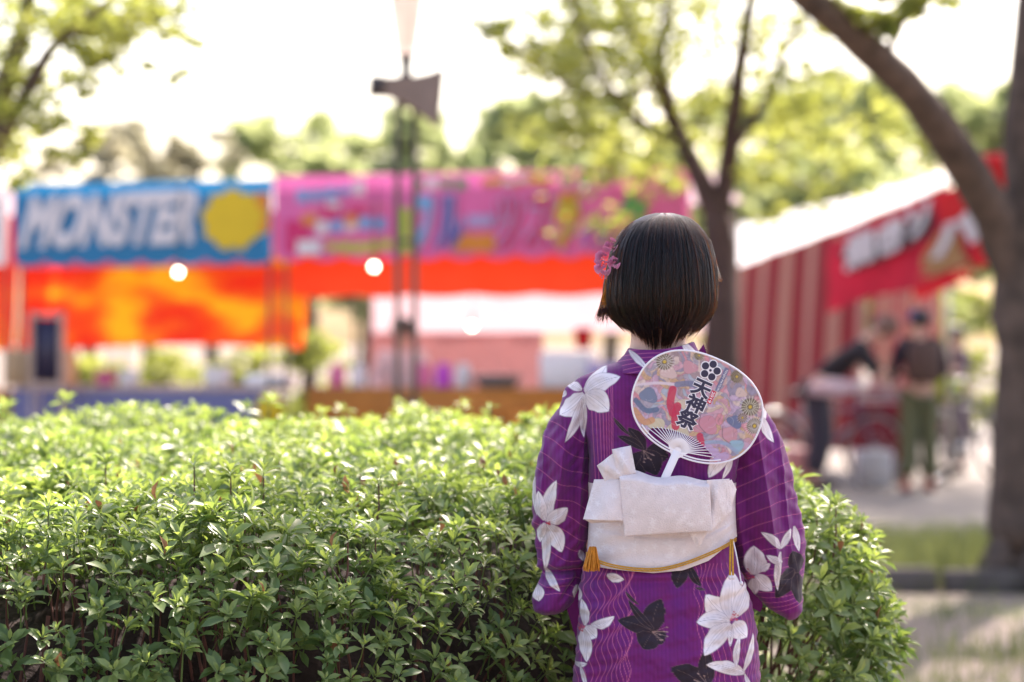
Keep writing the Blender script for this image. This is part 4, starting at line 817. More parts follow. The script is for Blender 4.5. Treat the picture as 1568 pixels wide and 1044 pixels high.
def bicycle(name, loc, rz, colr, label, basket=True, tilt=0.0):
    b = empty(name, loc, rz); b.rotation_euler = (tilt, 0, rz); tag(b, label, 'bicycle', 'bicycles parked by the striped stall'); r = .32
    fm = mat('frame_paint', colr, .3, var=.05, coat=.4)
    for x in (-.53, .53):
        a = np.linspace(0, 2 * math.pi, 30); wh = MB().tube(np.stack([x + r * np.cos(a), 0 * a, r + .02 + r * np.sin(a)], 1), .019, 8, False).build('wheel', M['tyre'], b)
        MB().tube(np.stack([x + (r - .025) * np.cos(a), 0 * a, r + .02 + (r - .025) * np.sin(a)], 1), .009, 6, False).build('rim', M['steel'], wh)
        for k_ in range(14):
            t = k_ * math.pi * 2 / 14; MB().tube([(x + .02 * math.cos(t + 1), .02 * (-1) ** k_, r + .02 + .02 * math.sin(t + 1)), (x + (r - .03) * math.cos(t), 0, r + .02 + (r - .03) * math.sin(t))], .0018, 4, False).build('spoke', M['steel'], wh)
        MB().tube([(x, -.05, r + .02), (x, .05, r + .02)], .02, 8).build('hub', M['steel'], wh)
    f_ = MB(); bb = (-.08, 0, .30); st = (-.2, 0, .72); hd_ = (.36, 0, .78); hb_ = (.40, 0, .62)
    for P_ in ([bb, st], [bb, hb_], [st, (.37, 0, .70)], [bb, (-.53, .0, .34)], [st, (-.53, 0, .34)], [hb_, hd_], [hb_, (.53, 0, .34)]): f_.tube(P_, .016, 8)
    f_.build('frame', fm, b)
    MB().tube([(.36, 0, .78), (.35, 0, .95)], .012, 8).build('handlebar_stem', M['steel'], b); MB().tube(smooth_path([(.22, -.28, .98), (.33, -.22, .97), (.36, 0, .95), (.33, .22, .97), (.22, .28, .98)], 14), .011, 8).build('handlebar', M['steel'], b)
    MB().tube([st, (-.23, 0, .84)], .012, 8).build('seat_post', M['steel'], b); MB().ellipsoid((-.25, 0, .87), (.14, .085, .035), 14, 7).build('saddle', M['tyre'], b)
    MB().lathe([(.01, -.01), (.09, -.008), (.09, .008), (.01, .01)], n=18).build('chainring', M['steel'], b).matrix_local = Matrix.Translation(bb) @ Matrix.Rotation(R(90), 4, 'X')
    for s in (-1, 1):
        MB().tube([bb, (bb[0] + s * .1, s * .06, bb[2] - s * .12)], .008, 6).build('crank', M['steel'], b); MB().box((bb[0] + s * .1, s * .11, bb[2] - s * .12), (.08, .09, .02), 0, .006).build('pedal', M['tyre'], b)
    a = np.linspace(.3, 2.6, 16); MB().tube(np.stack([-.53 + .36 * np.cos(a), 0 * a, .34 + .36 * np.sin(a)], 1), .014, 6).build('mudguard', M['steel'], b)
    if basket:
        m = MB(); 
        for z in np.linspace(.78, 1.0, 5): m.tube([(.42, -.15, z), (.70, -.16, z), (.70, .16, z), (.42, .15, z), (.42, -.15, z)], .005, 5)
        for y in np.linspace(-.15, .15, 6): m.tube([(.70, y, 1.0), (.69, y, .78), (.43, y, .78), (.42, y, 1.0)], .004, 4)
        m.build('basket', M['steel'], b)
    return b
L_ = W(1262, 752, 22.6); bicycle('bicycle', (L_[0], L_[1], .03), R(20), srgb(60, 60, 90), 'dark bicycle with front basket in front of the striped curtain')
L_ = W(1478, 742, 23.3); bicycle('bicycle', (L_[0], L_[1], .03), R(48), srgb(40, 42, 40), 'bicycle whose wheel shows against bright ground by the right trunk', False)
# white bundle on the first bicycle and boxes by it
L_ = W(1278, 594, 21.3); o = MB().ellipsoid((0, 0, 0), (.24, .15, .085), 24, 14).build('white_bundle', M['tarp_pale']); _v = np.array([v.co[:] for v in o.data.vertices]); _v *= (1 + .13 * snoise(_v, 4, 3))[:, None]; o.data.vertices.foreach_set('co', _v.astype(np.float32).ravel()); o.location = L_.tolist(); o.rotation_euler = (0, -.05, .4); tag(o, 'white cloth bundle lying over the dark bicycle', 'bundle')
L_ = W(1338, 742, 22.4); o = BOX(.32, .3, .34).build('white_box', M['banner_white']); o.location = (L_[0], L_[1], .03); tag(o, 'white box on the ground under the red counter', 'box')
L_ = W(1225, 740, 22.2); o = BOX(.3, .3, .36).build('grey_box', M['cloth_pink']); o.location = (L_[0], L_[1], .03); tag(o, 'pinkish grey box at the foot of the striped curtain', 'box')

# ------------------------------------------------------------------ the woman in the purple kimono, seen from behind
YB = 4.35                                # depth of the plane her back lies in
PPM = FPX / YB
def tp(X, Z): return 784 + X * PPM, 522 + (CAMZ - Z) * PPM       # garment plane -> print coordinates (flat, along Y)

class Print:
    """paints a flat printed design on mesh points given in print coordinates"""
    def __init__(self, px, py, base):
        self.x = px; self.y = py; self.c = np.tile(np.array(base, float), (len(px), 1))
    def near(self, lo, hi, pad=3):
        return np.nonzero((self.x > lo[0] - pad) & (self.x < hi[0] + pad) & (self.y > lo[1] - pad) & (self.y < hi[1] + pad))[0]
    @staticmethod
    def segdist(X, Y, P, closed=False):
        P = np.asarray(P, float); Q = np.roll(P, -1, 0) if closed else P[1:]; A = P if closed else P[:-1]; d = np.full(len(X), 1e9)
        for a, b in zip(A, Q):
            v = b - a; t = np.clip(((X - a[0]) * v[0] + (Y - a[1]) * v[1]) / (v @ v + 1e-9), 0, 1)
            d = np.minimum(d, np.hypot(X - a[0] - t * v[0], Y - a[1] - t * v[1]))
        return d
    def stroke(self, P, hw, col, alpha=1.0, feather=.55):
        P = np.asarray(P, float); i = self.near(P.min(0), P.max(0), hw + 2)
        if not len(i): return
        d = self.segdist(self.x[i], self.y[i], P); a = np.clip((hw + feather - d) / (2 * feather), 0, 1)[:, None] * alpha
        self.c[i] = self.c[i] * (1 - a) + np.array(col) * a
    def fill(self, P, col, col2=None, axis=None, feather=.6):
        P = np.asarray(P, float); i = self.near(P.min(0), P.max(0))
        if not len(i): return
        X, Y = self.x[i], self.y[i]; ins = np.zeros(len(i), bool); Q = np.roll(P, -1, 0)
        for a, b in zip(P, Q):
            cnd = ((a[1] > Y) != (b[1] > Y)); 
            with np.errstate(divide='ignore', invalid='ignore'): xi = (b[0] - a[0]) * (Y - a[1]) / (b[1] - a[1] + 1e-12) + a[0]
            ins ^= cnd & (X < xi)
        d = self.segdist(X, Y, P, True); sd = np.where(ins, d, -d); a = np.clip((sd + feather) / (2 * feather), 0, 1)[:, None]
        if col2 is None: cc = np.array(col)
        else:
            v = np.array(axis[1]) - np.array(axis[0]); t = np.clip(((X - axis[0][0]) * v[0] + (Y - axis[0][1]) * v[1]) / (v @ v + 1e-9), 0, 1)[:, None]; cc = np.array(col) * (1 - t) + np.array(col2) * t
        self.c[i] = self.c[i] * (1 - a) + cc * a
    def petal(self, b, t, w, bend=0.0, kind='white'):
        b = np.array(b, float); t = np.array(t, float); ax = t - b; L = np.hypot(*ax); nv = np.array([-ax[1], ax[0]]) / (L + 1e-9); mid = (b + t) / 2 + nv * bend * L
        u = np.linspace(0, 1, 15); C = ((1 - u) ** 2)[:, None] * b + (2 * u * (1 - u))[:, None] * mid + (u ** 2)[:, None] * t
        hw = w / 2 * np.sin(math.pi * np.clip(u, .03, 1) ** .85) ** .75; wob = 1 + .06 * np.sin(u * 19 + b[0])
        O = np.concatenate([C + nv * (hw * wob)[:, None], (C - nv * hw[:, None])[::-1]])
        if kind == 'white':
            self.fill(O, PET_IN, PET_OUT, (b, t)); self.stroke(np.vstack([O, O[:1]]), .2, VEIN, .7)
            self.stroke(C[1:-2] + nv * .5, .75, PET_LINE, .8); self.stroke(C[1:-1], .22, VEIN, .9)
            for s, k0, k1, al in ((-.62, 1, 9, .45), (-.3, 1, 11, .6), (.25, 2, 12, .6), (.55, 1, 8, .5)): self.stroke(C[k0:k1] + nv * (hw * s)[k0:k1, None], .12, VEIN, al)
            self.stroke(C[1:9] - nv * (hw * .35)[1:9, None], w * .10, PET_IN * .85, .35, w * .1)
        else:
            self.fill(O, BLK, BLK2, (b, t)); self.stroke(np.vstack([O, O[:1]]), .15, GOLD, .55); self.stroke(C[1:-2], .12, GOLD, .55)
    def stamens(self, c, dirv, n=6, L=14, col=None, seed=0):
        g_ = np.random.default_rng(seed); a0 = math.atan2(dirv[1], dirv[0])
        for i in range(n):
            a = a0 + g_.uniform(-.8, .8); l = L * g_.uniform(.5, 1); e = np.array(c) + l * np.array([math.cos(a), math.sin(a)])
            self.stroke([c, e], .15, col if col is not None else STAM, .8); self.stroke([e, e + np.array([1.5, .4])], .8, col if col is not None else STAM2, .9)
PURPLE = np.array(srgb(106, 22, 100)); PET_OUT = np.array((.85, .78, .79)); PET_IN = np.array((.55, .46, .46)); PET_LINE = np.array((.85, .78, .80)); VEIN = np.array((.10, .06, .09)); BLK = np.array((.028, .014, .026)); BLK2 = np.array((.018, .010, .018)); GOLD = np.array((.25, .16, .14)); PINK = np.array(srgb(214, 112, 150)); STAM = np.array((.55, .05, .08)); STAM2 = np.array((.40, .02, .04))

def kimono_print(P, part):
    g_ = np.random.default_rng(5)
    # tone-on-tone vertical stripes and slub of the cloth
    P.c *= (1 + .10 * np.sin(P.x * 2 * math.pi / 6.0) + .07 * snoise(np.stack([P.x / 90, P.y / 60], 1), 1, 9))[:, None]
    P.c *= np.array([1, 1, 1]) + .05 * snoise(np.stack([P.x / 40, P.y / 150], 1), 1, 12)[:, None] * np.array([1.5, 0, -1.2])
    yy = np.arange(500, 1720, 6.0)
    ln = lambda pts, hw=.32, a=.75: P.stroke(pts, hw, PINK, a)
    if part == 'body':
        for i, x0 in enumerate([908, 914, 919.5, 924.5, 929, 933, 936.5, 939]):
            ln([(x0 + .03 * (y - 640) + (939 - x0) * .0 * y + (x0 - 924) * -.0015 * (y - 640), y) for y in np.arange(580, 760, 10)])
        for i in range(12):                                            # wavy lines down the left of the skirt
            x0 = 888 + 78 * (1 - (1 - i / 11) ** 1.6)
            ln([(x0 + (5.5 + (11 - i) * .15) * math.sin((y + i * 7) / 8.2 * (.95) - .6) * np.interp(y, [870, 900, 960, 1100], [.5, 1, .8, .4]) + .0 - (y - 950) * .05, y) for y in np.arange(872, 1250, 3)])
        for i in range(8):
            x0 = 1066 + i * 6.2 + i * i * .25
            ln([(x0 + 4.0 * math.sin((y + i * 6) / 8.6) * np.interp(y, [870, 900, 960, 1100], [1, 1, .7, .4]) + (y - 900) * .06, y) for y in np.arange(864, 1250, 3)])
        for i in range(7):
            x0 = 1140 + i * 6
            ln([(x0 + 3 * math.sin((y + i * 6) / 9.5), y) for y in np.arange(872, 1250, 4)], .3, .5)
    if part == 'left':
        y0 = 612
        for i in range(14):
            ln([(x, y0 + .48 * (x - 830) * np.interp(y0, [620, 800, 900], [1.15, .8, .35]) + 4 * math.sin((x - 815) / 11 + i)) for x in np.arange(805, 925, 5)]); y0 += np.interp(y0, [600, 760, 860, 940], [30, 27, 18, 9])
    if part == 'right':
        y0 = 640
        for i in range(20):
            ln([(x, y0 - .36 * (x - 1120) * np.interp(y0, [640, 800, 900], [1.3, .85, .75]) + 5 * math.sin((x - 1110) / 24 + i * .2)) for x in np.arange(1100, 1245, 6)]); y0 += np.interp(y0, [640, 780, 860, 900, 960], [29, 25, 20, 9, 7])
    # black lilies
    for b, t, w_, k_ in [((1000, 966), (946, 950), 26, .12), ((1000, 965), (1012, 916), 34, -.2), ((1002, 966), (1014, 984), 26, 0), ((998, 968), (984, 992), 36, .1), ((1000, 962), (962, 918), 12, -.1), ((958, 906), (978, 925), 5, .1),
                         ((1050, 866), (1036, 900), 26, .2), ((1056, 866), (1074, 898), 13, .15), ((1065, 900), (1080, 903), 4, 0),
                         ((1082, 1050), (1026, 1020), 34, .1), ((1086, 1044), (1080, 992), 26, -.1), ((1086, 1050), (1050, 1085), 34, 0), ((1090, 1050), (1125, 1070), 30, 0),
                         ((988, 690), (962, 655), 20, .1), ((988, 692), (966, 735), 36, .1), ((990, 690), (1024, 700), 34, 0), ((988, 690), (1006, 728), 34, -.1), ((986, 688), (946, 668), 13, .1), ((940, 640), (968, 668), 6, .1),
                         ((1232, 880), (1196, 924), 30, .1), ((1232, 884), (1222, 850), 28, .1), ((1230, 885), (1236, 934), 24, 0), ((1226, 880), (1204, 893), 18, 0)]:
        P.petal(b, t, w_, k_, 'black')
    P.stamens((998, 966), (.9, .25), 7, 24, GOLD * 1.6, 1); P.stamens((1082, 1046), (-.6, -.5), 5, 26, GOLD * 1.6, 2); P.stamens((986, 690), (.3, .6), 6, 22, GOLD * 1.6, 3)
    # white lilies
    for b, t, w_, k_ in [((897, 598), (931, 560), 20, .1), ((897, 602), (951, 577), 27, -.16), ((898, 603), (933, 630), 36, -.1), ((896, 604), (858, 637), 32, -.18), ((893, 598), (868, 588), 14, .1), ((893, 612), (866, 679), 16, -.12), ((897, 618), (896, 672), 12, .08), ((868, 600), (862, 610), 8, 0),
                         ((838, 804), (853, 738), 20, -.12), ((838, 803), (871, 782), 24, .16), ((838, 808), (862, 852), 28, -.12), ((836, 810), (836, 884), 14, -.05), ((835, 802), (825, 756), 19, -.08), ((835, 806), (828, 838), 14, .1), ((838, 880), (859, 913), 13, .12), ((820, 735), (823, 795), 6, .1), ((822, 905), (826, 930), 22, 0), ((890, 850), (897, 868), 10, 0),
                         ((1120, 950), (1080, 910), 36, -.12), ((1118, 952), (1066, 952), 28, .14), ((1119, 955), (1077, 1002), 30, .12), ((1121, 948), (1124, 878), 40, .0), ((1126, 946), (1152, 895), 28, .08), ((1124, 954), (1146, 978), 30, .1), ((1120, 958), (1118, 990), 9, .0),
                         ((1142, 1033), (1080, 1016), 20, .1), ((1128, 1022), (1134, 974), 11, -.1), ((1140, 1030), (1157, 974), 11, .12), ((1142, 1034), (1160, 1080), 8, 0),
                         ((1162, 888), (1162, 842), 34, .08), ((1166, 888), (1190, 912), 26, .14), ((1162, 894), (1166, 922), 16, .0), ((1172, 882), (1186, 868), 10, 0), ((1202, 845), (1172, 820), 13, .15), ((1202, 845), (1220, 815), 12, .1), ((1202, 850), (1199, 912), 11, .1), ((1205, 866), (1180, 856), 12, -.1), ((1226, 812), (1234, 852), 12, 0),
                         ((897, 962), (892, 922), 14, .1), ((897, 964), (914, 978), 26, .1), ((894, 968), (899, 1018), 20, -.05), ((906, 960), (941, 944), 15, .18), ((886, 905), (886, 930), 14, 0), ((880, 1025), (900, 1020), 8, .1), ((890, 1025), (900, 1060), 7, 0), ((930, 882), (956, 888), 14, .1),
                         ((1122, 690), (1086, 732), 26, .15), ((1124, 700), (1108, 735), 10, -.1), ((1168, 610), (1176, 650), 24, 0), ((1174, 640), (1192, 680), 15, .12), ((964, 534), (994, 566), 10, .05), ((1046, 520), (1076, 545), 13, .1)]:
        P.petal(b, t, w_, k_, 'white')
    for c, dv, L, s in [((1118, 951), (.5, -.3), 15, 1), ((1164, 892), (-.9, -.1), 20, 2), ((897, 964), (-.6, .2), 13, 3), ((837, 806), (.3, -.1), 6, 4), ((1120, 690), (.3, -.2), 9, 5)]:
        P.stamens(c, dv, 9, L, None, s)
    if part == 'collar': pass

def put_colors(me, name, C):
    at = me.attributes.new(name, 'FLOAT_COLOR', 'POINT'); A = np.ones((len(C), 4), np.float32); A[:, :3] = np.clip(C, 0, 1); at.data.foreach_set('color', A.ravel())

def back_angles(nb, nf):
    """angles round a body: dense on the side turned to the camera (-Y), sparse in front"""
    u = np.linspace(-1, 1, nb); a = -math.pi / 2 + u * (math.pi / 2 + .15); b = np.linspace(a[-1], a[0] + 2 * math.pi, nf + 2)[1:-1]; return np.concatenate([a, b])

def loft(rows, rowspec, ang, n_exp=2.5, dens=1.0, smooth=9, disp=None):
    """rows: photo rows; rowspec columns: row, left px, right px, depth of centre, half depth"""
    S = np.array(rowspec, float); rows = np.asarray(rows, float); cols = [np.interp(rows, S[:, 0], S[:, k_]) for k_ in range(1, 5)]
    if smooth > 1:
        ker = np.ones(smooth) / smooth
        cols = [np.convolve(np.pad(c, smooth // 2, mode='reflect', reflect_type='odd'), ker, mode='valid')[:len(rows)] for c in cols]
    Lp, Rp, yc, hd = cols; ca, sa = np.cos(ang), np.sin(ang)
    ex_ = np.sign(ca) * np.abs(ca) ** (2 / n_exp); ey_ = np.sign(sa) * np.abs(sa) ** (2 / n_exp)
    xc = ((Lp + Rp) / 2 - 784) / FPX * yc; hx = (Rp - Lp) / 2 / FPX * yc; Z = CAMZ - (rows - 522) / FPX * yc
    X = xc[:, None] + hx[:, None] * ex_[None]; Y = yc[:, None] + hd[:, None] * ey_[None]; ZZ = np.repeat(Z[:, None], len(ang), 1)
    if disp is not None:
        pxx, pyy = tp(X.ravel(), ZZ.ravel()); d = disp(pxx, pyy).reshape(X.shape); nx = ex_[None] * .6; ny = ey_[None]; ln = np.hypot(nx, ny) + 1e-9; X = X + d * nx / ln; Y = Y + d * ny / ln
    return np.stack([X, Y, ZZ], -1)

def ridge(px, py, a, b, wd, amp):
    a = np.array(a, float); b = np.array(b, float); v = b - a; t = ((px - a[0]) * v[0] + (py - a[1]) * v[1]) / (v @ v); n_ = np.array([v[1], -v[0]]) / np.hypot(*v); sd = (px - a[0]) * n_[0] + (py - a[1]) * n_[1]
    return amp * np.exp(-np.where(sd > 0, sd / (wd * .35), -sd / wd)) * np.clip(np.sin(math.pi * np.clip(t, 0, 1)), 0, 1) ** .5

def crease(px, py, a, b, wd, amp):
    a = np.array(a, float); b = np.array(b, float); v = b - a; t = ((px - a[0]) * v[0] + (py - a[1]) * v[1]) / (v @ v); tt = np.clip(t, 0, 1)
    d = np.hypot(px - a[0] - tt * v[0], py - a[1] - tt * v[1]); return amp * np.exp(-(d / wd) ** 2) * (np.sin(math.pi * np.clip(tt * .9 + .05, 0, 1)) ** .5)

M['kimono'] = mat('kimono_cotton', (1, 1, 1), .72, var=.05, scale=60, attr='print', bump=.12, bscale=900, sheen=.15, spec=.3)
M['obi'] = mat('obi_fabric', (1, 1, 1), .75, var=.035, scale=120, attr='print', bump=.4, bscale=420, sheen=.1, spec=.3)
M['gold_cord'] = mat('gold_cord', srgb(206, 150, 40), .55, var=.25, scale=260, bump=.6, bscale=600)
M['white_cord'] = mat('white_cord', (.72, .66, .68), .6, var=.1, scale=200)
M['tassel'] = mat('tassel_thread', srgb(205, 130, 25), .6, var=.25, scale=120)

# skeleton: body is one mesh under the clothes (she faces away from the camera, +Y)
cxp = 1013; bx = lambda px: (px - 784) / FPX * 4.46; bz = lambda py: CAMZ - (py - 522) / FPX * 4.46
J = [np.array([bx(1016), 4.46, .88])]; E = []; Rr = [(.11, .085)]
chain(J, E, Rr, 0, [np.array([bx(1014), 4.46, 1.02]), np.array([bx(1012), 4.46, bz(660)]), np.array([bx(1011), 4.455, bz(585)]), np.array([bx(1010), 4.462, bz(545)]), np.array([bx(1010), 4.468, bz(505)]), np.array([bx(1010), 4.485, bz(460)]), np.array([bx(1010), 4.475, bz(405)]), np.array([bx(1010), 4.465, bz(365)])],
      [(.10, .08), (.10, .08), (.075, .06), (.053, .05), (.052, .05), (.074, .085), (.078, .09), (.055, .06)])
for s, shx, elx in ((-1, 892, 858), (1, 1130, 1184)):
    sh = np.array([bx(shx), 4.46, bz(610)]); el = np.array([bx(elx), 4.49, bz(800)]); wr = np.array([bx(elx) - s * .06, 4.66, bz(842)])
    e = chain(J, E, Rr, 3, [sh, (sh + el) / 2, el, wr], [.030, .026, .024, .020]); d = (wr - el) / np.linalg.norm(wr - el); sd_ = np.array([0, .25, 1.0]); sd_ -= d * (sd_ @ d); sd_ /= np.linalg.norm(sd_); hand(J, E, Rr, e, wr, d, sd_, np.cross(sd_, d) * (-s), .92)
for s in (-1, 1):
    hx_ = bx(1018) + s * .075
    chain(J, E, Rr, 0, [np.array([hx_, 4.46, .80]), np.array([hx_, 4.47, .45]), np.array([hx_ - s * .01, 4.46, .12]), np.array([hx_ - s * .01, 4.58, .075])], [.075, .05, .034, .028])
woman = link('person', skin_mesh('person', J, E, Rr, 2), None, M['skin'])
tag(woman, 'woman with dark bob seen from behind in purple lily-print kimono and white obi', 'person')
# face on the far side, ears
hc = np.array([bx(1010), 4.47, bz(430)])
MB().ellipsoid(hc + np.array([0, .10, -.015]), (.011, .02, .02), 10, 7).build('nose', M['skin'], woman)
MB().ellipsoid(hc + np.array([0, .093, -.06]), (.022, .008, .008), 10, 5).build('mouth', mat('lips', (.5, .16, .15), .45), woman)
for s in (-1, 1):
    MB().ellipsoid(hc + np.array([s * .03, .088, .015]), (.013, .008, .006), 10, 5).build('eye', M['print_black'], woman); MB().ellipsoid(hc + np.array([s * .08, .005, -.01]), (.01, .018, .03), 10, 6).build('ear', M['skin'], woman)

# kimono: body and skirt
def disp_body(px, py):
    P2 = np.stack([px / 100, py / 100], 1); d = .0022 * snoise(P2 * [1.6, .7], 1, 31) + .0014 * snoise(P2 * [3, 1.2], 1, 32) + .0012 * snoise(P2 @ np.array([[1.0, .5], [-.5, 1.0]]) * [1.5, 5], 1, 33) * (py > 870) + .0006 * snoise(P2 * [9, 5], 1, 34)
    d += crease(px, py, (1165, 905), (1000, 972), 12, -.006) + crease(px, py, (1150, 890), (1020, 935), 10, .004) + crease(px, py, (905, 985), (1030, 1010), 14, .004) + crease(px, py, (1160, 975), (960, 1040), 16, .004)
    d += crease(px, py, (900, 640), (905, 730), 7, -.006) + crease(px, py, (1010, 570), (1012, 720), 30, -.004) + crease(px, py, (930, 610), (925, 720), 9, .003) + crease(px, py, (890, 880), (1130, 884), 5, .004) + crease(px, py, (890, 890), (1130, 893), 5, -.003)
    return d
rows = np.concatenate([np.arange(546, 1062, 1.15), np.linspace(1064, 1655, 60)])
body_spec = [(546, 968, 1056, 4.455, .045), (552, 948, 1078, 4.455, .060), (562, 920, 1106, 4.455, .074), (575, 897, 1131, 4.455, .086), (600, 884, 1146, 4.455, .096), (650, 892, 1140, 4.455, .104), (700, 899, 1131, 4.455, .104), (740, 903, 1125, 4.455, .100), (800, 905, 1122, 4.455, .098), (868, 896, 1130, 4.455, .104), (900, 890, 1146, 4.455, .114),
             (950, 885, 1155, 4.455, .120), (1000, 882, 1160, 4.455, .122), (1044, 880, 1162, 4.455, .122), (1200, 884, 1158, 4.46, .12), (1450, 898, 1140, 4.465, .11), (1660, 910, 1125, 4.47, .10)]
ang = back_angles(330, 44); V = loft(rows, body_spec, ang, 2.5, disp=disp_body, smooth=11)
me = mesh_np('kimono', V.reshape(-1, 3), grid_faces(len(rows), len(ang), True)); pr = Print(*tp(V[..., 0].ravel(), V[..., 2].ravel()), PURPLE); kimono_print(pr, 'body'); put_colors(me, 'print', pr.c)
kimono = link('kimono', me, woman, M['kimono'])
# sleeves
def disp_left(px, py):
    P2 = np.stack([px / 60, py / 100], 1); d = .0032 * snoise(P2 * [1.2, .8], 1, 35) + .0016 * snoise(P2 @ np.array([[1.0, .7], [-.7, 1.0]]) * [1.2, 4], 1, 45) + .0007 * snoise(P2 * [5, 3], 1, 46)
    d += ridge(px, py, (872, 630), (852, 820), 20, .020) + crease(px, py, (890, 690), (882, 830), 7, -.006) + ridge(px, py, (842, 660), (832, 830), 9, .010) + ridge(px, py, (896, 660), (884, 850), 12, .012) + crease(px, py, (828, 884), (893, 880), 5, -.020) + crease(px, py, (834, 908), (882, 893), 6, .012) + crease(px, py, (860, 930), (890, 885), 4, -.008) + crease(px, py, (832, 690), (826, 800), 6, .004)
    return d
def disp_right(px, py):
    P2 = np.stack([px / 60, py / 100], 1); d = .0028 * snoise(P2 * [1.2, .8], 1, 36) + .0014 * snoise(P2 @ np.array([[1.0, -.5], [.5, 1.0]]) * [1.2, 3.5], 1, 47) + .0007 * snoise(P2 * [5, 3], 1, 48)
    d += ridge(px, py, (1160, 630), (1204, 905), 26, .030) + ridge(px, py, (1132, 650), (1156, 900), 14, .010) + ridge(px, py, (1196, 660), (1222, 870), 12, .010) + crease(px, py, (1186, 640), (1218, 880), 7, -.006) + crease(px, py, (1140, 680), (1160, 870), 10, -.004) + crease(px, py, (1170, 905), (1225, 890), 7, -.005)
    return d
ls = [(570, 905, 926, 4.455, .02), (578, 884, 930, 4.456, .045), (592, 870, 926, 4.458, .060), (612, 858, 916, 4.46, .070), (640, 846, 909, 4.465, .076), (680, 833, 906, 4.47, .078), (720, 822, 905, 4.475, .078), (760, 818, 903, 4.48, .078), (800, 817, 901, 4.485, .078), (840, 820, 899, 4.49, .078), (868, 824, 897, 4.49, .074), (884, 829, 894, 4.49, .062), (896, 826, 890, 4.485, .066), (908, 819, 884, 4.48, .07), (920, 816, 878, 4.48, .066), (932, 817, 868, 4.48, .06), (938, 821, 860, 4.48, .04), (941, 830, 848, 4.48, .01)]
rsx = [(572, 1108, 1136, 4.455, .02), (582, 1104, 1148, 4.456, .045), (600, 1110, 1160, 4.458, .062), (625, 1118, 1173, 4.462, .070), (650, 1121, 1184, 4.465, .074), (690, 1121, 1202, 4.47, .078), (730, 1120, 1217, 4.475, .08), (780, 1121, 1226, 4.48, .08), (830, 1127, 1232, 4.485, .08), (870, 1135, 1234, 4.485, .08), (900, 1150, 1232, 4.485, .076), (918, 1164, 1231, 4.485, .07), (935, 1182, 1229, 4.485, .055), (945, 1196, 1222, 4.485, .03), (949, 1206, 1213, 4.485, .008)]
ls = [(a_, b_, c_, d_, e_ * .66) for a_, b_, c_, d_, e_ in ls]; rsx = [(a_, b_, c_, d_, e_ * .62) for a_, b_, c_, d_, e_ in rsx]
ang2 = back_angles(150, 30)
for spec_, part, dsp in ((ls, 'left', disp_left), (rsx, 'right', disp_right)):
    rows2 = np.arange(spec_[0][0], spec_[-1][0] + .5, 1.15); jit = 1.6 * snoise(np.array([[q_[0] / 55.0] for q_ in spec_]), 1, len(part)); spec_ = [(q_[0], q_[1] + (j_ if part == 'left' else 0), q_[2] + (j_ if part == 'right' else 0), q_[3], q_[4]) for q_, j_ in zip(spec_, jit)]; V = loft(rows2, spec_, ang2, 1.75, disp=dsp, smooth=5)
    me = mesh_np('sleeve', V.reshape(-1, 3), grid_faces(len(rows2), len(ang2), True)); pr = Print(*tp(V[..., 0].ravel(), V[..., 2].ravel()), PURPLE); kimono_print(pr, part); put_colors(me, 'print', pr.c); link('sleeve', me, kimono, M['kimono'])
# hanging bags of the sleeves in front, showing beside the hips
for pts, d in (([(884, 850), (912, 860), (912, 1040), (896, 1042), (884, 985), (862, 912)], 4.60), ([(1128, 850), (1160, 860), (1168, 928), (1164, 937), (1140, 925), (1120, 900)], 4.40 if False else 4.56)):
    P3 = np.array([W(x, y, d) for x, y in pts]); k_ = len(P3); nV = np.concatenate([P3, P3 + np.array([0, .035, 0])]); F = [tuple(range(k_)), tuple(range(2 * k_ - 1, k_ - 1, -1))] + [(i, i + k_, (i + 1) % k_ + k_, (i + 1) % k_) for i in range(k_)]
    me = mesh_np('sleeve_bag', nV, F, False); put_colors(me, 'print', np.tile(PURPLE, (len(nV), 1))); link('sleeve_bag', me, kimono, M['kimono'])
# collar band round the neck
na, nb_ = 260, 40; V = np.zeros((nb_, na, 3)); ph = np.linspace(-math.pi / 2 - 2.2, -math.pi / 2 + 2.2, na)
for i, t in enumerate(np.linspace(0, 1, nb_)):
    rxp = np.interp(t, [0, .3, .7, 1], [52, 58, 74, 90]); ryd = np.interp(t, [0, 1], [.070, .094]); zpx = np.interp(t, [0, .3, 1], [531, 541, 571])
    fr_ = np.clip((np.sin(ph) + .25), 0, 2)                                  # front ends drop to the chest
    V[i, :, 0] = bx(1011) + rxp / FPX * 4.45 * np.cos(ph); V[i, :, 1] = 4.452 + ryd * np.sin(ph); V[i, :, 2] = bz(zpx) + .004 * np.cos(2 * ph) * (1 - t) + .006 * np.cos(ph) * (1 - t) - fr_ * .12
Vi = V.copy(); c0 = np.array([bx(1011), 4.455, 0]); Vi[..., :2] = c0[:2] + (V[..., :2] - c0[:2]) * .93
full = np.concatenate([V, Vi[::-1], V[:1]], 0)
me = mesh_np('collar', full.reshape(-1, 3), grid_faces(len(full), na)); ppx, ppy = tp(full[..., 0].ravel(), full[..., 2].ravel()); pr = Print(ppx, ppy, PURPLE)
pr.c *= (1 + .06 * snoise(np.stack([ppx / 30, ppy / 10], 1), 1, 4))[:, None]
for k_ in range(6):
    pr.stroke([(x, 534 + k_ * 6.3 + (.0016 + k_ * .0002) * (x - 1008) ** 2 * np.sign(1) - k_ * .006 * (x - 1008)) for x in np.arange(910, 1120, 6)], .32, PINK, .8)
pr.petal((966, 536), (994, 566), 10, .05); pr.petal((1046, 522), (1080, 552), 13, .1); put_colors(me, 'print', pr.c)
link('collar', me, kimono, M['kimono'])
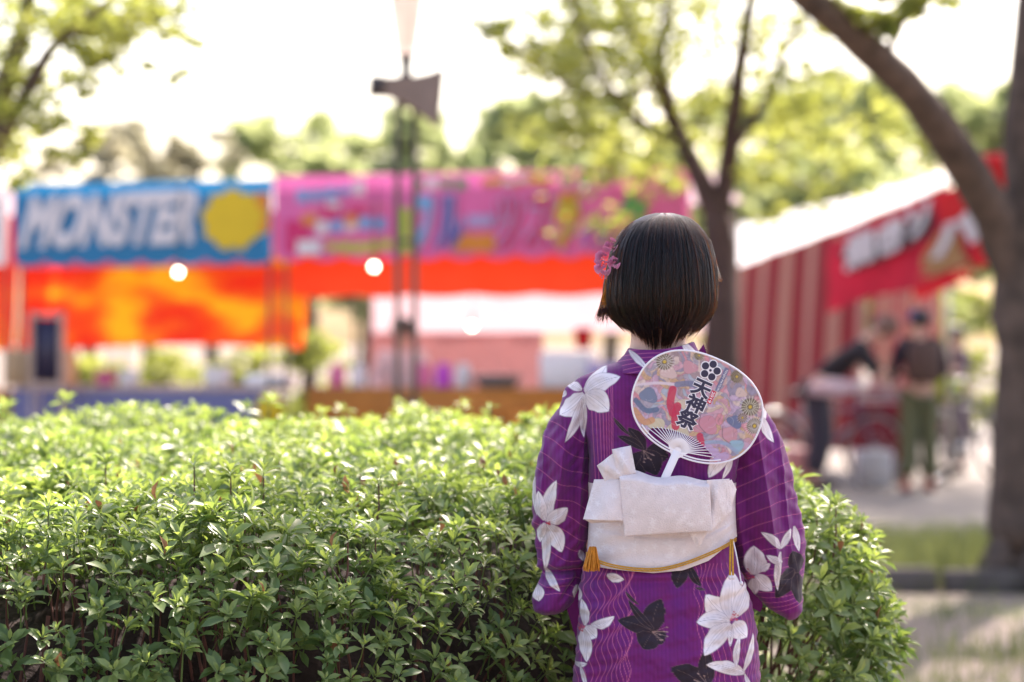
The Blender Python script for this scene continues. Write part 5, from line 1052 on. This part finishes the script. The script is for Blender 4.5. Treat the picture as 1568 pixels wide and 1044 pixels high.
tipm = MB(); tipm.add([W(1069, 538, 4.50), W(1077, 527, 4.50), W(1083, 545, 4.50), W(1070, 552, 4.50), W(1069, 538, 4.52), W(1077, 527, 4.52), W(1083, 545, 4.52), W(1070, 552, 4.52)], [(0, 1, 2, 3), (7, 6, 5, 4), (0, 4, 5, 1), (1, 5, 6, 2), (2, 6, 7, 3), (3, 7, 4, 0)])
o = tipm.build('collar_edge', M['kimono'], kimono, False); put_colors(o.data, 'print', np.tile(PURPLE, (8, 1)))

# obi: band with a folded bow
OBI = np.array((.74, .645, .635)); OBIW = np.array((.86, .80, .80))
def obi_paint(px, py, seed, dens=1.0, off=0):
    g_ = np.random.default_rng(seed); P_ = Print(px, py, OBI); P_.c *= (1 + .035 * snoise(np.stack([px / 30, py / 30], 1), 1, seed) + .03 * (g_.random(len(px)) - .5))[:, None]
    n = int((px.max() - px.min()) * (py.max() - py.min()) / 520 * dens)
    for _ in range(n):
        c = np.array([g_.uniform(px.min(), px.max()), g_.uniform(py.min(), py.max())]); a0 = g_.uniform(0, 6.28); r = g_.uniform(3.8, 5.6)
        for k_ in range(5):
            a = a0 + k_ * 2 * math.pi / 5; dv = np.array([math.cos(a), math.sin(a)]); P_.stroke([c + dv * r * .3, c + dv * r], .8, OBIW, .62, .8)
    return P_.c
obi_spec = [(728, 900, 1127, 4.455, .108), (760, 901, 1126, 4.455, .110), (800, 902, 1125, 4.455, .110), (840, 900, 1126, 4.455, .110), (880, 897, 1128, 4.455, .111)]
angO = back_angles(210, 40); rowsO = np.linspace(742, 874, 118); V = loft(rowsO, obi_spec, angO, 2.6, smooth=5)
pxo = tp(V[..., 0].ravel(), V[..., 2].ravel())[0].reshape(V.shape[:2]); low = np.interp(pxo, [895, 920, 1000, 1045, 1085, 1130], [866, 870, 876, 872, 858, 826])
t = (rowsO - 742)[:, None] / 132; V[..., 2] = CAMZ - ((742 + (low - 742) * t) - 522) / FPX * 4.36; V[..., 1] -= .002 * np.sin(t * 9) * np.sin(pxo / 37) + .0016 * np.tanh((t - .62 - .0006 * (pxo - 1010)) * 60) + .0010 * np.sin(t * 31 + pxo / 45 + 2 * np.sin(pxo / 30)) + .0012 * np.sin(pxo / 6.5 + t * 7) * np.clip((np.abs(pxo - 1013) - 70) / 40, 0, 1)
Vi = V[-1].copy(); Vi[:, :2] = np.array([bx(1013), 4.455]) + (Vi[:, :2] - np.array([bx(1013), 4.455])) * .965; V = np.concatenate([V, Vi[None]], 0)
me = mesh_np('obi', V.reshape(-1, 3), grid_faces(len(V), len(angO), True)); put_colors(me, 'print', obi_paint(*tp(V[..., 0].ravel(), V[..., 2].ravel()), 8))
obi = link('obi', me, woman, M['obi'])
def panel(name, corners, depth, seed, bulge=.008, thick=.003, nu=60, nv=60, wave=.0015, curl=None):
    """folded piece of the bow: four photo corners (tl, tr, br, bl), their depths, slightly bulged and with real thickness"""
    C4 = [W(x, y, d) for (x, y), d in zip(corners, depth)]; u = np.linspace(0, 1, nu)[None, :, None]; v = np.linspace(0, 1, nv)[:, None, None]
    S = C4[0] * (1 - u) * (1 - v) + C4[1] * u * (1 - v) + C4[2] * u * v + C4[3] * (1 - u) * v
    S = S.copy(); uu = u[..., 0]; vv = v[..., 0]; S[..., 1] -= bulge * np.sin(math.pi * uu) ** .6 * np.sin(math.pi * np.clip(vv, 0, 1)) ** .6 + wave * np.sin(uu * 9 + seed) * np.cos(vv * 5 + seed) + wave * .3 * np.sin(uu * 13 + vv * 6 + seed * 2) + wave * .08 * np.sin(uu * 27 - vv * 11 + seed)
    if curl is not None: S = curl(S, uu, vv)
    Bk = S + np.array([0, thick, 0]); full = np.concatenate([S.reshape(-1, 3), Bk.reshape(-1, 3)]); n = nu * nv; F = [grid_faces(nv, nu), grid_faces(nv, nu)[:, ::-1] + n]
    rim = np.concatenate([np.arange(nu), np.arange(1, nv) * nu + nu - 1, (nv - 1) * nu + np.arange(nu - 2, -1, -1), np.arange(nv - 2, 0, -1) * nu]); r2 = np.roll(rim, -1); F.append(np.stack([rim, rim + n, r2 + n, r2], 1))
    me_ = mesh_np(name, full, np.concatenate(F)); put_colors(me_, 'print', obi_paint(*tp(full[:, 0], full[:, 2]), seed)); return link(name, me_, obi, M['obi'])
def roll_top(S, u, v):
    S[..., 2] += (.004 * np.sin(u * 11) + .003 * np.sin(u * 5 + 1)) * (1 - v) ** 4; S[..., 1] += .03 * np.clip(1 - v * 7, 0, 1) ** 2; return S
panel('bow_flap', [(948, 725), (1086, 733), (1091, 813), (956, 821)], [4.290, 4.290, 4.300, 4.300], 21, .012, .006, 120, 90, .001, roll_top)
def tube_open(S, u, v):
    S[..., 1] -= .018 * np.sin(math.pi * np.clip(u, 0, 1)) * v; return S
panel('bow_loop', [(910, 734), (960, 733), (960, 797), (893, 795)], [4.325, 4.300, 4.300, 4.315], 22, .006, .004, 60, 60, .002, tube_open)
panel('bow_loop_inside', [(896, 796), (955, 794), (950, 799), (905, 801)], [4.322, 4.318, 4.325, 4.33], 23, .0, .003, 30, 12, .0)
panel('bow_knot', [(914, 713), (944, 690), (962, 728), (928, 740)], [4.320, 4.312, 4.300, 4.318], 24, .008, .004, 50, 50, .004)
panel('bow_knot', [(937, 688), (966, 682), (974, 724), (946, 732)], [4.308, 4.312, 4.300, 4.302], 25, .010, .004, 50, 50, .003)
panel('bow_wing', [(1082, 735), (1117, 733), (1121, 782), (1088, 814)], [4.302, 4.318, 4.325, 4.308], 26, .006, .004, 50, 60, .003)
panel('bow_wing', [(1108, 742), (1120, 734), (1128, 749), (1116, 790)], [4.312, 4.330, 4.335, 4.322], 27, .003, .003, 30, 40, .002)
panel('bow_tail', [(1052, 812), (1086, 808), (1073, 834), (1066, 838)], [4.318, 4.318, 4.326, 4.326], 28, .003, .003, 30, 30, .001)
# cord, tassel and hanging ends
def on_obi(px, py, d): return W(px, py, d)
cp = [on_obi(898, 846, 4.41), on_obi(903, 852, 4.375), on_obi(916, 858, 4.347), on_obi(940, 865, 4.338), on_obi(975, 870, 4.336), on_obi(1010, 870, 4.336), on_obi(1045, 862, 4.337), on_obi(1075, 851, 4.340), on_obi(1100, 840, 4.346), on_obi(1118, 830, 4.37), on_obi(1127, 824, 4.42)]
SPt = smooth_path(cp, 90); cord = MB().tube(SPt, .0016, 8).build('cord', M['gold_cord'], obi)
MB().tube(SPt + np.array([0, -.0005, -.0037]), .0016, 8).build('cord', M['gold_cord'], obi)
mb = MB(); g_ = np.random.default_rng(4); t0 = W(908, 838, 4.352)
for i in range(190):
    a = g_.uniform(0, 6.28); r = .013 * math.sqrt(g_.random()); p1 = t0 + np.array([r * math.cos(a) * .9 - .002, r * math.sin(a) - .004, -.020]); p2 = t0 + np.array([1.15 * r * math.cos(a) - .003 + g_.normal(0, .001), 1.1 * r * math.sin(a) - .004, -.033 - .010 * g_.random()]); mb.tube([t0 + np.array([r * math.cos(a) * .5, r * math.sin(a) * .5 - .003, g_.uniform(-.004, .002)]), p1, p2], .0007, 4, False)
tag(mb.build('tassel', M['tassel'], obi), kind='stuff')
for x0, x1, m, y1 in ((1119, 1118, 'gold_cord', 884), (1122, 1122.5, 'gold_cord', 884), (1122, 1135, 'white_cord', 893)):
    Pth = smooth_path([W(x0, 826, 4.355), W((x0 + x1) / 2 - .5, 852, 4.335), W(x1, y1, 4.330)], 14); c_ = MB().tube(Pth, .0019 if m == 'gold_cord' else .0013, 8).build('cord_end', M[m], obi)
    MB().ellipsoid(Pth[-1], (.0036, .0036, .0042), 10, 7).build('bead', M['white_cord'], c_)

# sandals
for s in (-1, 1):
    x = bx(1018) + s * .07; sd_ = MB().box((x, 4.54, .025), (.085, .24, .045), 0, .015).build('sandal', mat('sandal_wood', (.18, .09, .05), .6, var=.2), woman); MB().tube(smooth_path([(x - .035, 4.55, .05), (x, 4.62, .09), (x + .035, 4.55, .05)], 8), .006, 6).build('thong', M['red_cloth'], sd_)

# hair: smooth bob shell with single strands over it
HC = 1009
hair_rows = np.array([326, 328, 332, 338, 346, 358, 372, 388, 405, 422, 440, 458, 472, 484, 495, 505, 514, 522, 530])
hL = np.array([6, 16, 28, 40, 51, 61, 69, 75, 79, 82, 85, 86, 84, 77, 66, 55, 48, 43, 39]); hR = np.array([10, 22, 36, 48, 59, 69, 77, 82, 86, 88, 89, 89, 87, 81, 72, 62, 54, 47, 40])
hB = np.array([.008, .022, .040, .056, .070, .084, .094, .101, .106, .109, .110, .108, .104, .096, .087, .077, .068, .061, .056]); HY = 4.462
def hair_pt(a, row, k_=1.0):
    """point on the bob at angle a (-pi/2 = towards the camera) and photo row"""
    ca, sa = np.cos(a), np.sin(a); hw = np.where(ca < 0, np.interp(row, hair_rows, hL), np.interp(row, hair_rows, hR)); b = np.interp(row, hair_rows, hB) * np.where(sa > 0, .92, 1.0)
    n_ = 2.15; x = np.sign(ca) * np.abs(ca) ** (2 / n_) * hw * k_; y = np.sign(sa) * np.abs(sa) ** (2 / n_) * b * k_
    return np.stack([(HC + x - 784) / FPX * HY, HY + y, CAMZ - (row - 522) / FPX * HY], -1)
M['hair_shell'] = mat('hair_shell', (.013, .007, .010), .55, var=.3, scale=60)
def hair_mat():
    m, nt, out = nodes('hair_strand'); h_ = nt.nodes.new('ShaderNodeBsdfHairPrincipled'); h_.parametrization = 'MELANIN'
    h_.inputs['IOR'].default_value = 1.40; h_.inputs['Melanin'].default_value = .94; h_.inputs['Melanin Redness'].default_value = .9; h_.inputs['Roughness'].default_value = .32; h_.inputs['Radial Roughness'].default_value = .4; h_.inputs['Random Color'].default_value = .25; h_.inputs['Random Roughness'].default_value = .2
    nt.links.new(h_.outputs[0], out.inputs[0]); return m
M['hair'] = hair_mat()
aa = np.linspace(0, 2 * math.pi, 90, endpoint=False); rw = np.linspace(326, 503, 60)
AA, RW = np.meshgrid(aa, rw); front = np.clip(np.sin(AA), 0, 1); RW2 = 326 + (RW - 326) * (1 - .55 * front ** 2)
V = hair_pt(AA.ravel(), RW2.ravel(), .955); hair = link('hair', mesh_np('hair', V, grid_faces(60, 90, True)), woman, M['hair_shell'])
nst, npt = 7000, 16; g_ = np.random.default_rng(17)
a = g_.uniform(-math.pi - .15, .15, nst); a = np.where(g_.random(nst) < .25, g_.uniform(0, 2 * math.pi, nst), a); fr_ = np.clip(np.sin(a), 0, 1)
layer = g_.random(nst); side = np.abs(np.cos(a))
end = np.where(np.sin(a) < .3, 530 - 34 * side ** 2.2 + g_.normal(0, 5, nst), 430 + g_.normal(0, 12, nst)); upper = g_.random(nst) < .45
end = np.where(upper, np.minimum(end, 504 - 12 * side + g_.normal(0, 13, nst)), end) + 7 * (((np.sin(np.floor(a * 14) * 7.13) * 951.7) % 1.0) - .5)
aw = a + .16 * np.sin(3.1 * a + .4) + .06 * np.sin(11 * a); hsh = lambda q_: (np.sin(q_ * 12.9898) * 43758.5453) % 1.0
ph_ = .6 * hsh(np.floor(aw * 9)) + .4 * hsh(np.floor(aw * 27) + 100)
T_ = np.linspace(0, 1, npt); PT = np.zeros((nst, npt, 3), np.float32); kk = .955 + .042 * g_.random(nst) + .050 * (ph_ - .5)
for j, t in enumerate(T_):
    row = 326.5 + (end - 326.5) * (t ** 1.25); an = a + (ph_ - .5) * .20 * t ** 1.6 + .07 * np.sin(2.3 * a + 1.2) * t ** 2 + .02 * np.sin(t * 4 + ph_ * 30) + (g_.normal(0, .01, nst) if j else 0) * t
    kj = kk + .012 * (ph_ - .5) * t + .016 * np.clip(t - .8, 0, 1) * (ph_ - .3) * 5
    p = hair_pt(an, row, kj)
    p[:, 0] += (1 - t) ** 6 * .010; PT[:, j] = p
# flicked side locks at the left and a few flyaways
nf = 425; PF = np.zeros((nf, npt, 3), np.float32)
for i in range(nf):
    if i < 300:
        s0 = g_.uniform(0, 1); P0 = [(942 + 8 * s0 + g_.normal(0, 2), 372, 4.45), (932 + 9 * s0, 405, 4.43), (925 + 12 * s0, 440, 4.425), (920 + 16 * s0 + g_.normal(0, 1), 466, 4.425), (913 + 22 * s0 + g_.normal(0, 2.5), 488 + g_.normal(0, 5) - 3 * s0, 4.42)]
    elif i < 380:
        s0 = g_.uniform(0, 1); P0 = [(1082 + 6 * s0, 366, 4.47), (1092 + 3 * s0, 390, 4.47), (1096 + 4 * s0, 410, 4.48), (1098 + 5 * s0, 420, 4.48), (1099 + 8 * s0, 428 + 4 * g_.random(), 4.48)]
    else:
        aa_ = g_.uniform(-math.pi, 0); q0 = g_.uniform(335, 470); base_ = [hair_pt(np.array([aa_ + .006 * k_ * g_.normal()]), np.array([q0 + 13 * k_]), 1.0 + .016 * k_ * g_.random())[0] for k_ in range(5)]; PF[i] = smooth_path(base_, npt); continue
    PF[i] = smooth_path([W(*q_) for q_ in P0], npt)
PT = np.concatenate([PT, PF]); n_all = len(PT)
hcv = bpy.data.hair_curves.new('strands'); hcv.add_curves([npt] * n_all); hcv.attributes['position'].data.foreach_set('vector', PT.reshape(-1).astype(np.float32))
ra = hcv.attributes.get('radius') or hcv.attributes.new('radius', 'FLOAT', 'POINT'); ra.data.foreach_set('value', np.tile(np.interp(T_, [0, .1, .7, 1], [.00030, .00042, .00040, .00008]), n_all).astype(np.float32))
hcv.materials.append(M['hair']); so = link('strands', hcv, hair); tag(so, kind='stuff')

# parting at the crown
pt_ = [];
for x_, r_ in ((1017, 327.5), (1021, 332), (1024, 339), (1027, 348), (1030, 358)):
    hw_ = float(np.interp(r_, hair_rows, hR)); b_ = float(np.interp(r_, hair_rows, hB)); q_ = min((x_ - HC) / hw_, .98); pt_.append(W(x_, r_, HY - b_ * (1 - abs(q_) ** 2.15) ** (1 / 2.15) * .995))
MB().tube(smooth_path(pt_, 16), np.interp(np.linspace(0, 1, 16), [0, .3, 1], [.0022, .0024, .0006]), 6).build('parting', mat('scalp', (.30, .19, .16), .7, var=.2, scale=200), hair)

# hair flowers
fl = empty('hair_ornament', (0, 0, 0)); fl.parent = woman
M['rose'] = mat('rose_petal', srgb(200, 125, 158), .6, var=.2, scale=90, trans=.25); M['rose2'] = mat('rose_petal_pale', srgb(214, 140, 175), .6, var=.15, scale=90, trans=.25)
def rose(px, py, d, r, seed, nrm=(-.75, -.62, .15), m='rose'):
    c = W(px, py, d); nz_ = np.array(nrm, float); nz_ /= np.linalg.norm(nz_); xa = np.cross([0, 0, 1.0], nz_); xa /= np.linalg.norm(xa); ya = np.cross(nz_, xa); g2 = np.random.default_rng(seed); mb = MB(); k_ = 15
    for i in range(k_):
        u = i / (k_ - 1); rad = r * (.12 + .72 * u); a0 = i * 2.2; wdt = 1.5 - .55 * u; hgt = r * (.75 - .35 * u); V_ = []
        for t in np.linspace(-1, 1, 7):
            for v in (0, .5, 1.0):
                aa_ = a0 + t * wdt * .6; rr_ = rad * (.75 + .35 * v ** 1.5 * (.6 + .7 * u)) ; h_ = hgt * v * (1 - .25 * t * t) - r * .25 * u; V_.append(c + xa * rr_ * math.cos(aa_) + ya * rr_ * math.sin(aa_) + nz_ * h_)
        mb.add(V_, [(i_ * 3 + j_, i_ * 3 + j_ + 1, i_ * 3 + 4 + j_, i_ * 3 + 3 + j_) for i_ in range(6) for j_ in range(2)])
    o_ = mb.build('rose', M[m], fl); return o_
rose(936, 375, 4.40, .0155, 1, (-.6, -.75, .2)); rose(926, 391, 4.39, .0190, 2, (-.4, -.9, .1)); rose(923, 409, 4.395, .0180, 3, (-.5, -.8, -.3), 'rose2'); rose(940, 402, 4.385, .013, 4, (-.4, -.9, -.1), 'rose2'); rose(917, 400, 4.42, .013, 5, (-.95, -.2, 0), 'rose2')
mb = MB()
for i in range(9):
    e_ = W(918 + 12 * g_.random(), 421 + 6 * g_.random(), 4.405 + .01 * g_.random()); mb.tube([W(927, 413, 4.41), (W(927, 413, 4.41) + e_) / 2 + g_.normal(0, .001, 3), e_], .0005, 4); mb.ellipsoid(e_, (.0013, .0013, .0013), 6, 4)
mb.build('stamens', M['rose2'], fl)

# ------------------------------------------------------------------ round paper fan tucked into the obi
FT_ = R(24); fan = empty('paper_fan', W(1068, 622, 4.312)); fan.rotation_euler = (R(4), FT_, 0)   # local x = across, z = up along the handle, -y to the camera
tag(fan, 'round white-rimmed paper fan with festival print tucked upright into the back of the obi', 'fan')
kf = 4.312 / FPX                                     # metres per photo pixel at the fan
FA, FB, FN = 101.0, 81.0, 2.3
M['fan_paper'] = mat('fan_print', (1, 1, 1), .5, var=.02, attr='print', trans=.12)
M['navy_ink'] = flat('navy_ink', srgb(42, 38, 66), .55); M['paper_white'] = flat('paper_white', (.80, .76, .79), .5, 0, .02); M['ink_red'] = flat('ink_red', srgb(205, 40, 70), .5); M['ink_slate'] = flat('ink_slate', srgb(96, 98, 130), .5)
def outline(a, s=1.0):
    ca, sa = np.cos(a), np.sin(a); bb = np.where(sa > 0, FB * .97, FB * 1.0); return np.sign(ca) * np.abs(ca) ** (2 / FN) * FA * s, np.sign(sa) * np.abs(sa) ** (2 / FN) * bb * s
def arc_z(x): return -76 + 28 * np.sqrt(np.clip(1 - (x / 62.0) ** 2, 0, 1)) 
nA, nR = 330, 150; aa = np.linspace(0, 2 * math.pi, nA, endpoint=False); ox, oz = outline(aa, .985)
inner = np.array([0, -47.0])
Rr_ = np.linspace(0, 1, nR)[:, None]; GXf = inner[0] + (ox[None] - inner[0]) * Rr_; GZf = inner[1] + (oz[None] - inner[1]) * Rr_
below = GZf < arc_z(GXf); GZf2 = np.where(below & (np.abs(GXf) < 52), np.maximum(GZf, arc_z(GXf)), GZf)
Vf = np.stack([GXf * kf, .00022 * np.cos(np.arctan2(GZf2 + 75, GXf) * 52), GZf2 * kf], -1).reshape(-1, 3); Ff = grid_faces(nR, nA, True)
cz = Vf[Ff].mean(1); bad = (cz[:, 2] / kf < arc_z(cz[:, 0] / kf) - .3) & (np.abs(cz[:, 0] / kf) < 52); ar = np.linalg.norm(np.cross(Vf[Ff[:, 1]] - Vf[Ff[:, 0]], Vf[Ff[:, 2]] - Vf[Ff[:, 0]]), axis=1); Ff = Ff[~bad & (ar > 1e-12)]
me = mesh_np('paper', Vf, Ff); px, pz = Vf[:, 0] / kf, -Vf[:, 2] / kf
P_ = Print(px, pz, (.50, .32, .36)); g_ = np.random.default_rng(33)
pal = [srgb(205, 150, 165), srgb(198, 140, 150), srgb(190, 150, 175), srgb(120, 125, 150), srgb(150, 150, 165), srgb(205, 180, 150), srgb(200, 160, 100), srgb(215, 195, 180), srgb(150, 175, 190), srgb(185, 160, 190), srgb(150, 130, 130), srgb(205, 120, 130)]
seeds = np.stack([g_.uniform(-105, 105, 420), g_.uniform(-85, 85, 420)], 1); cidx = g_.integers(0, len(pal), 420)
wx = px + 7 * snoise(np.stack([px / 45, pz / 45], 1), 1, 51) + 3 * snoise(np.stack([px / 16, pz / 16], 1), 1, 53); wz = pz + 7 * snoise(np.stack([px / 45, pz / 45], 1), 1, 52) + 3 * snoise(np.stack([px / 16, pz / 16], 1), 1, 54)
d1 = np.full(len(px), 1e9); d2 = d1.copy(); ci = np.zeros(len(px), int)
for s, c in zip(seeds, cidx):
    d = np.hypot(wx - s[0], (wz - s[1]) * 1.2); nw = d < d1; d2 = np.where(nw, d1, np.minimum(d2, d)); d1 = np.where(nw, d, d1); ci = np.where(nw, c, ci)
P_.c = (np.array(pal)[ci] * .72 + np.array(srgb(214, 182, 192)) * .28) * (1 + .10 * snoise(np.stack([px / 9, pz / 9], 1), 1, 55))[:, None]; ed = np.clip(1 - (d2 - d1) / 1.6, 0, 1)[:, None] * .32; P_.c = P_.c * (1 - ed) + np.array((.10, .09, .12)) * ed
for (x, z, r_, c) in [(-62, -30, 13, srgb(215, 185, 180)), (-35, -50, 12, srgb(205, 150, 160)), (18, -52, 9, srgb(200, 165, 160)), (52, -46, 9, srgb(212, 185, 175)), (62, 20, 15, srgb(205, 150, 160)), (25, 20, 17, srgb(205, 140, 155)), (80, 30, 11, srgb(150, 180, 195)), (-20, 5, 10, srgb(212, 195, 175)), (-75, 15, 14, srgb(120, 130, 155)), (62, -2, 12, srgb(110, 118, 150)), (-12, 46, 18, srgb(205, 190, 165)), (-45, 52, 14, srgb(205, 192, 165))]:
    t = np.linspace(0, 6.283, 22, endpoint=False); w1 = 1 + .14 * np.sin(3 * t + x); P_.fill(np.stack([x + r_ * w1 * np.cos(t), z + r_ * .8 * w1 * np.sin(t)], 1), c); P_.stroke(np.stack([x + r_ * w1 * np.cos(t), z + r_ * .8 * w1 * np.sin(t)], 1), .1, (.12, .1, .13), .5)
for (pts, c, h_) in [([(-98, 8), (-70, -8), (-40, -18)], srgb(222, 205, 215), 2.2), ([(-42, -18), (-22, -28), (0, -26)], srgb(120, 125, 155), 4.5), ([(-45, -8), (-40, 12), (-30, 25)], srgb(200, 40, 80), 6), ([(-28, 12), (-24, 30), (-18, 42)], srgb(200, 40, 80), 6), ([(22, 40), (30, 52), (26, 60)], srgb(205, 45, 85), 5), ([(40, 50), (60, 58), (70, 52)], srgb(190, 160, 195), 6), ([(35, 45), (60, 35), (85, 40)], srgb(150, 165, 190), 3), ([(-90, 30), (-70, 38), (-55, 30)], srgb(90, 110, 140), 4), ([(-85, 45), (-65, 55), (-55, 48)], srgb(205, 150, 110), 5), ([(48, 12), (55, 28), (70, 32)], srgb(120, 100, 110), .6), ([(10, 10), (14, 25), (28, 32)], srgb(110, 90, 100), .5)]:
    P_.stroke(smooth_path(pts, 10), h_, c, .9)
for (x, z, r_, nr, cc) in [(-74, -42, 16, 18, (.85, .78, .72)), (74, -32, 17, 18, (.85, .80, .62)), (92, -8, 15, 26, (.75, .66, .60)), (36, -66, 12, 18, (.35, .27, .18)), (-30, -72, 9, 14, (.40, .34, .24)), (70, -12, 9, 14, (.55, .4, .42))]:
    t = np.linspace(0, 6.283, 24, endpoint=False); P_.fill(np.stack([x + r_ * .8 * np.cos(t), z + r_ * .8 * np.sin(t)], 1), (.16, .12, .08), (.30, .22, .18), ((x, z), (x + r_, z)))
    for k_ in range(nr):
        a = k_ * 2 * math.pi / nr; dv = np.array([math.cos(a), math.sin(a)]); P_.stroke([np.array([x, z]) + dv * r_ * .3, np.array([x, z]) + dv * r_], .35, cc, .95)
    P_.fill(np.stack([x + r_ * .16 * np.cos(t), z + r_ * .16 * np.sin(t)], 1), srgb(215, 180, 70))
for _ in range(150):
    c = np.array([g_.uniform(-95, 95), g_.uniform(-72, 70)]); a = g_.uniform(0, 6.28); l = g_.uniform(5, 16); k_ = g_.uniform(-.4, .4); dv = np.array([math.cos(a), math.sin(a)]); nv_ = np.array([-dv[1], dv[0]])
    P_.stroke(smooth_path([c, c + dv * l * .5 + nv_ * l * k_, c + dv * l], 6), .12, (.10, .08, .11) if g_.random() < .65 else (.80, .74, .74), .5)
P_.fill([(14, -72), (21, -72), (21, -33), (14, -33)], srgb(112, 114, 146))
put_colors(me, 'print', P_.c); paper = link('paper', me, fan, M['fan_paper'])
for nm, c_, off in (('back_sheet', 'paper_white', .0016),):
    m2 = mesh_np(nm, Vf + np.array([0, off, 0]), Ff[:, ::-1]); link(nm, m2, fan, M[c_])
# lettering and plum crest down the middle
fz = lambda x, z, o_: (x * kf, -o_, z * kf)
for ch, xs, zc, hw_, hh_ in (('天', -5.5, 27.5, 15.5, 13), ('神', -4.5, 2.5, 15, 13.5), ('祭', -5.5, -24.5, 16.5, 14.5)):
    lettering(ch, lambda u, v: fz(xs - hw_ - 1.6 + (2 * hw_ + 3.2) * u, zc - hh_ - 1.6 + (2 * hh_ + 3.2) * v, .0006), M['paper_white'], paper, .085, .0, relief=.0003)
    lettering(ch, lambda u, v: fz(xs - hw_ + 2 * hw_ * u, zc - hh_ + 2 * hh_ * v, .0012), M['navy_ink'], paper, .035, .0, relief=.0003)
def disc(x, z, r_, o_, m, nm='crest'): t = np.linspace(0, 6.283, 18, endpoint=False); link(nm, mesh_np(nm, np.array([fz(x + r_ * math.cos(q_), z + r_ * math.sin(q_), o_) for q_ in t]), [tuple(range(18))], False), paper, M[m])
pcx, pcz = -4.7, 58.5
disc(pcx, pcz, 10, .0006, 'paper_white')
for k_ in range(5):
    a = math.pi / 2 + k_ * 2 * math.pi / 5; disc(pcx + 10.2 * math.cos(a), pcz + 10.2 * math.sin(a), 7.4, .0008 + .00001 * k_, 'paper_white'); disc(pcx + 10.2 * math.cos(a), pcz + 10.2 * math.sin(a), 5.6, .0013, 'navy_ink')
disc(pcx, pcz, 2.0, .0013, 'navy_ink')
link('year_tag', mesh_np('year_tag', np.array([fz(x, z, .0009) for x, z in ((10.5, 11), (17, 11), (17, 32), (10.5, 32))]), [(0, 1, 2, 3)], False), paper, M['ink_red'])
lettering('2019', lambda u, v: fz(11.4 + 4.6 * v, 30.5 - 18 * u, .0013), M['paper_white'], paper, .02, relief=.0002)
lettering('TENJIN MATSURI', lambda u, v: fz(15.6 + 4.0 * v, 70 - 36 * u, .0010), M['paper_white'], paper, .01, relief=.0002)
# rim, ribs, handle
aa = np.linspace(0, 2 * math.pi, 161); rx_, rz_ = outline(aa); MB().tube(np.stack([rx_ * kf, 0 * rx_, rz_ * kf], 1), 1.5 * kf, 8, False).build('rim', M['paper_white'], fan)
aa = np.linspace(math.pi + .85, 2 * math.pi - .85, 60); rx2, rz2 = outline(aa, .94); MB().tube(np.stack([rx2 * kf, 0 * rx2 - .0004, (rz2 - 1) * kf], 1), 1.2 * kf, 8).build('lower_bow', M['paper_white'], fan)
for i in range(27):
    a = R(14 + 152 * i / 26); d_ = np.array([math.cos(a), math.sin(a)]); o0 = np.array([0, -75]) + d_ * 6; s_ = 6
    while s_ < 60 and (-75 + d_[1] * s_) < arc_z(np.array(d_[0] * s_)) + 1.5: s_ += 1
    o1 = np.array([0, -75]) + d_ * max(s_, 14); MB().tube([(o0[0] * kf, -.0004, o0[1] * kf), (o1[0] * kf, -.0004, o1[1] * kf)], [1.15 * kf, .62 * kf], 5).build('rib', M['paper_white'], fan)
t = np.linspace(R(12), R(168), 24); fanv = [fz(17 * math.cos(q_), -76 + 21 * math.sin(q_), .0012) for q_ in t] + [fz(-7, -84, .0012), fz(7, -84, .0012)]
k_ = len(fanv); vv_ = fanv + [(x, y + .002, z) for x, y, z in fanv]; link('rib_root', mesh_np('rib_root', np.array(vv_), [tuple(range(k_)), tuple(range(2 * k_ - 1, k_ - 1, -1))] + [(i, i + k_, (i + 1) % k_ + k_, (i + 1) % k_) for i in range(k_)], False), fan, M['paper_white'])
MB().box((0, -.0002, -118 * kf), (12.5 * kf, .0035, 86 * kf), 0, .0012).build('handle', M['paper_white'], fan)
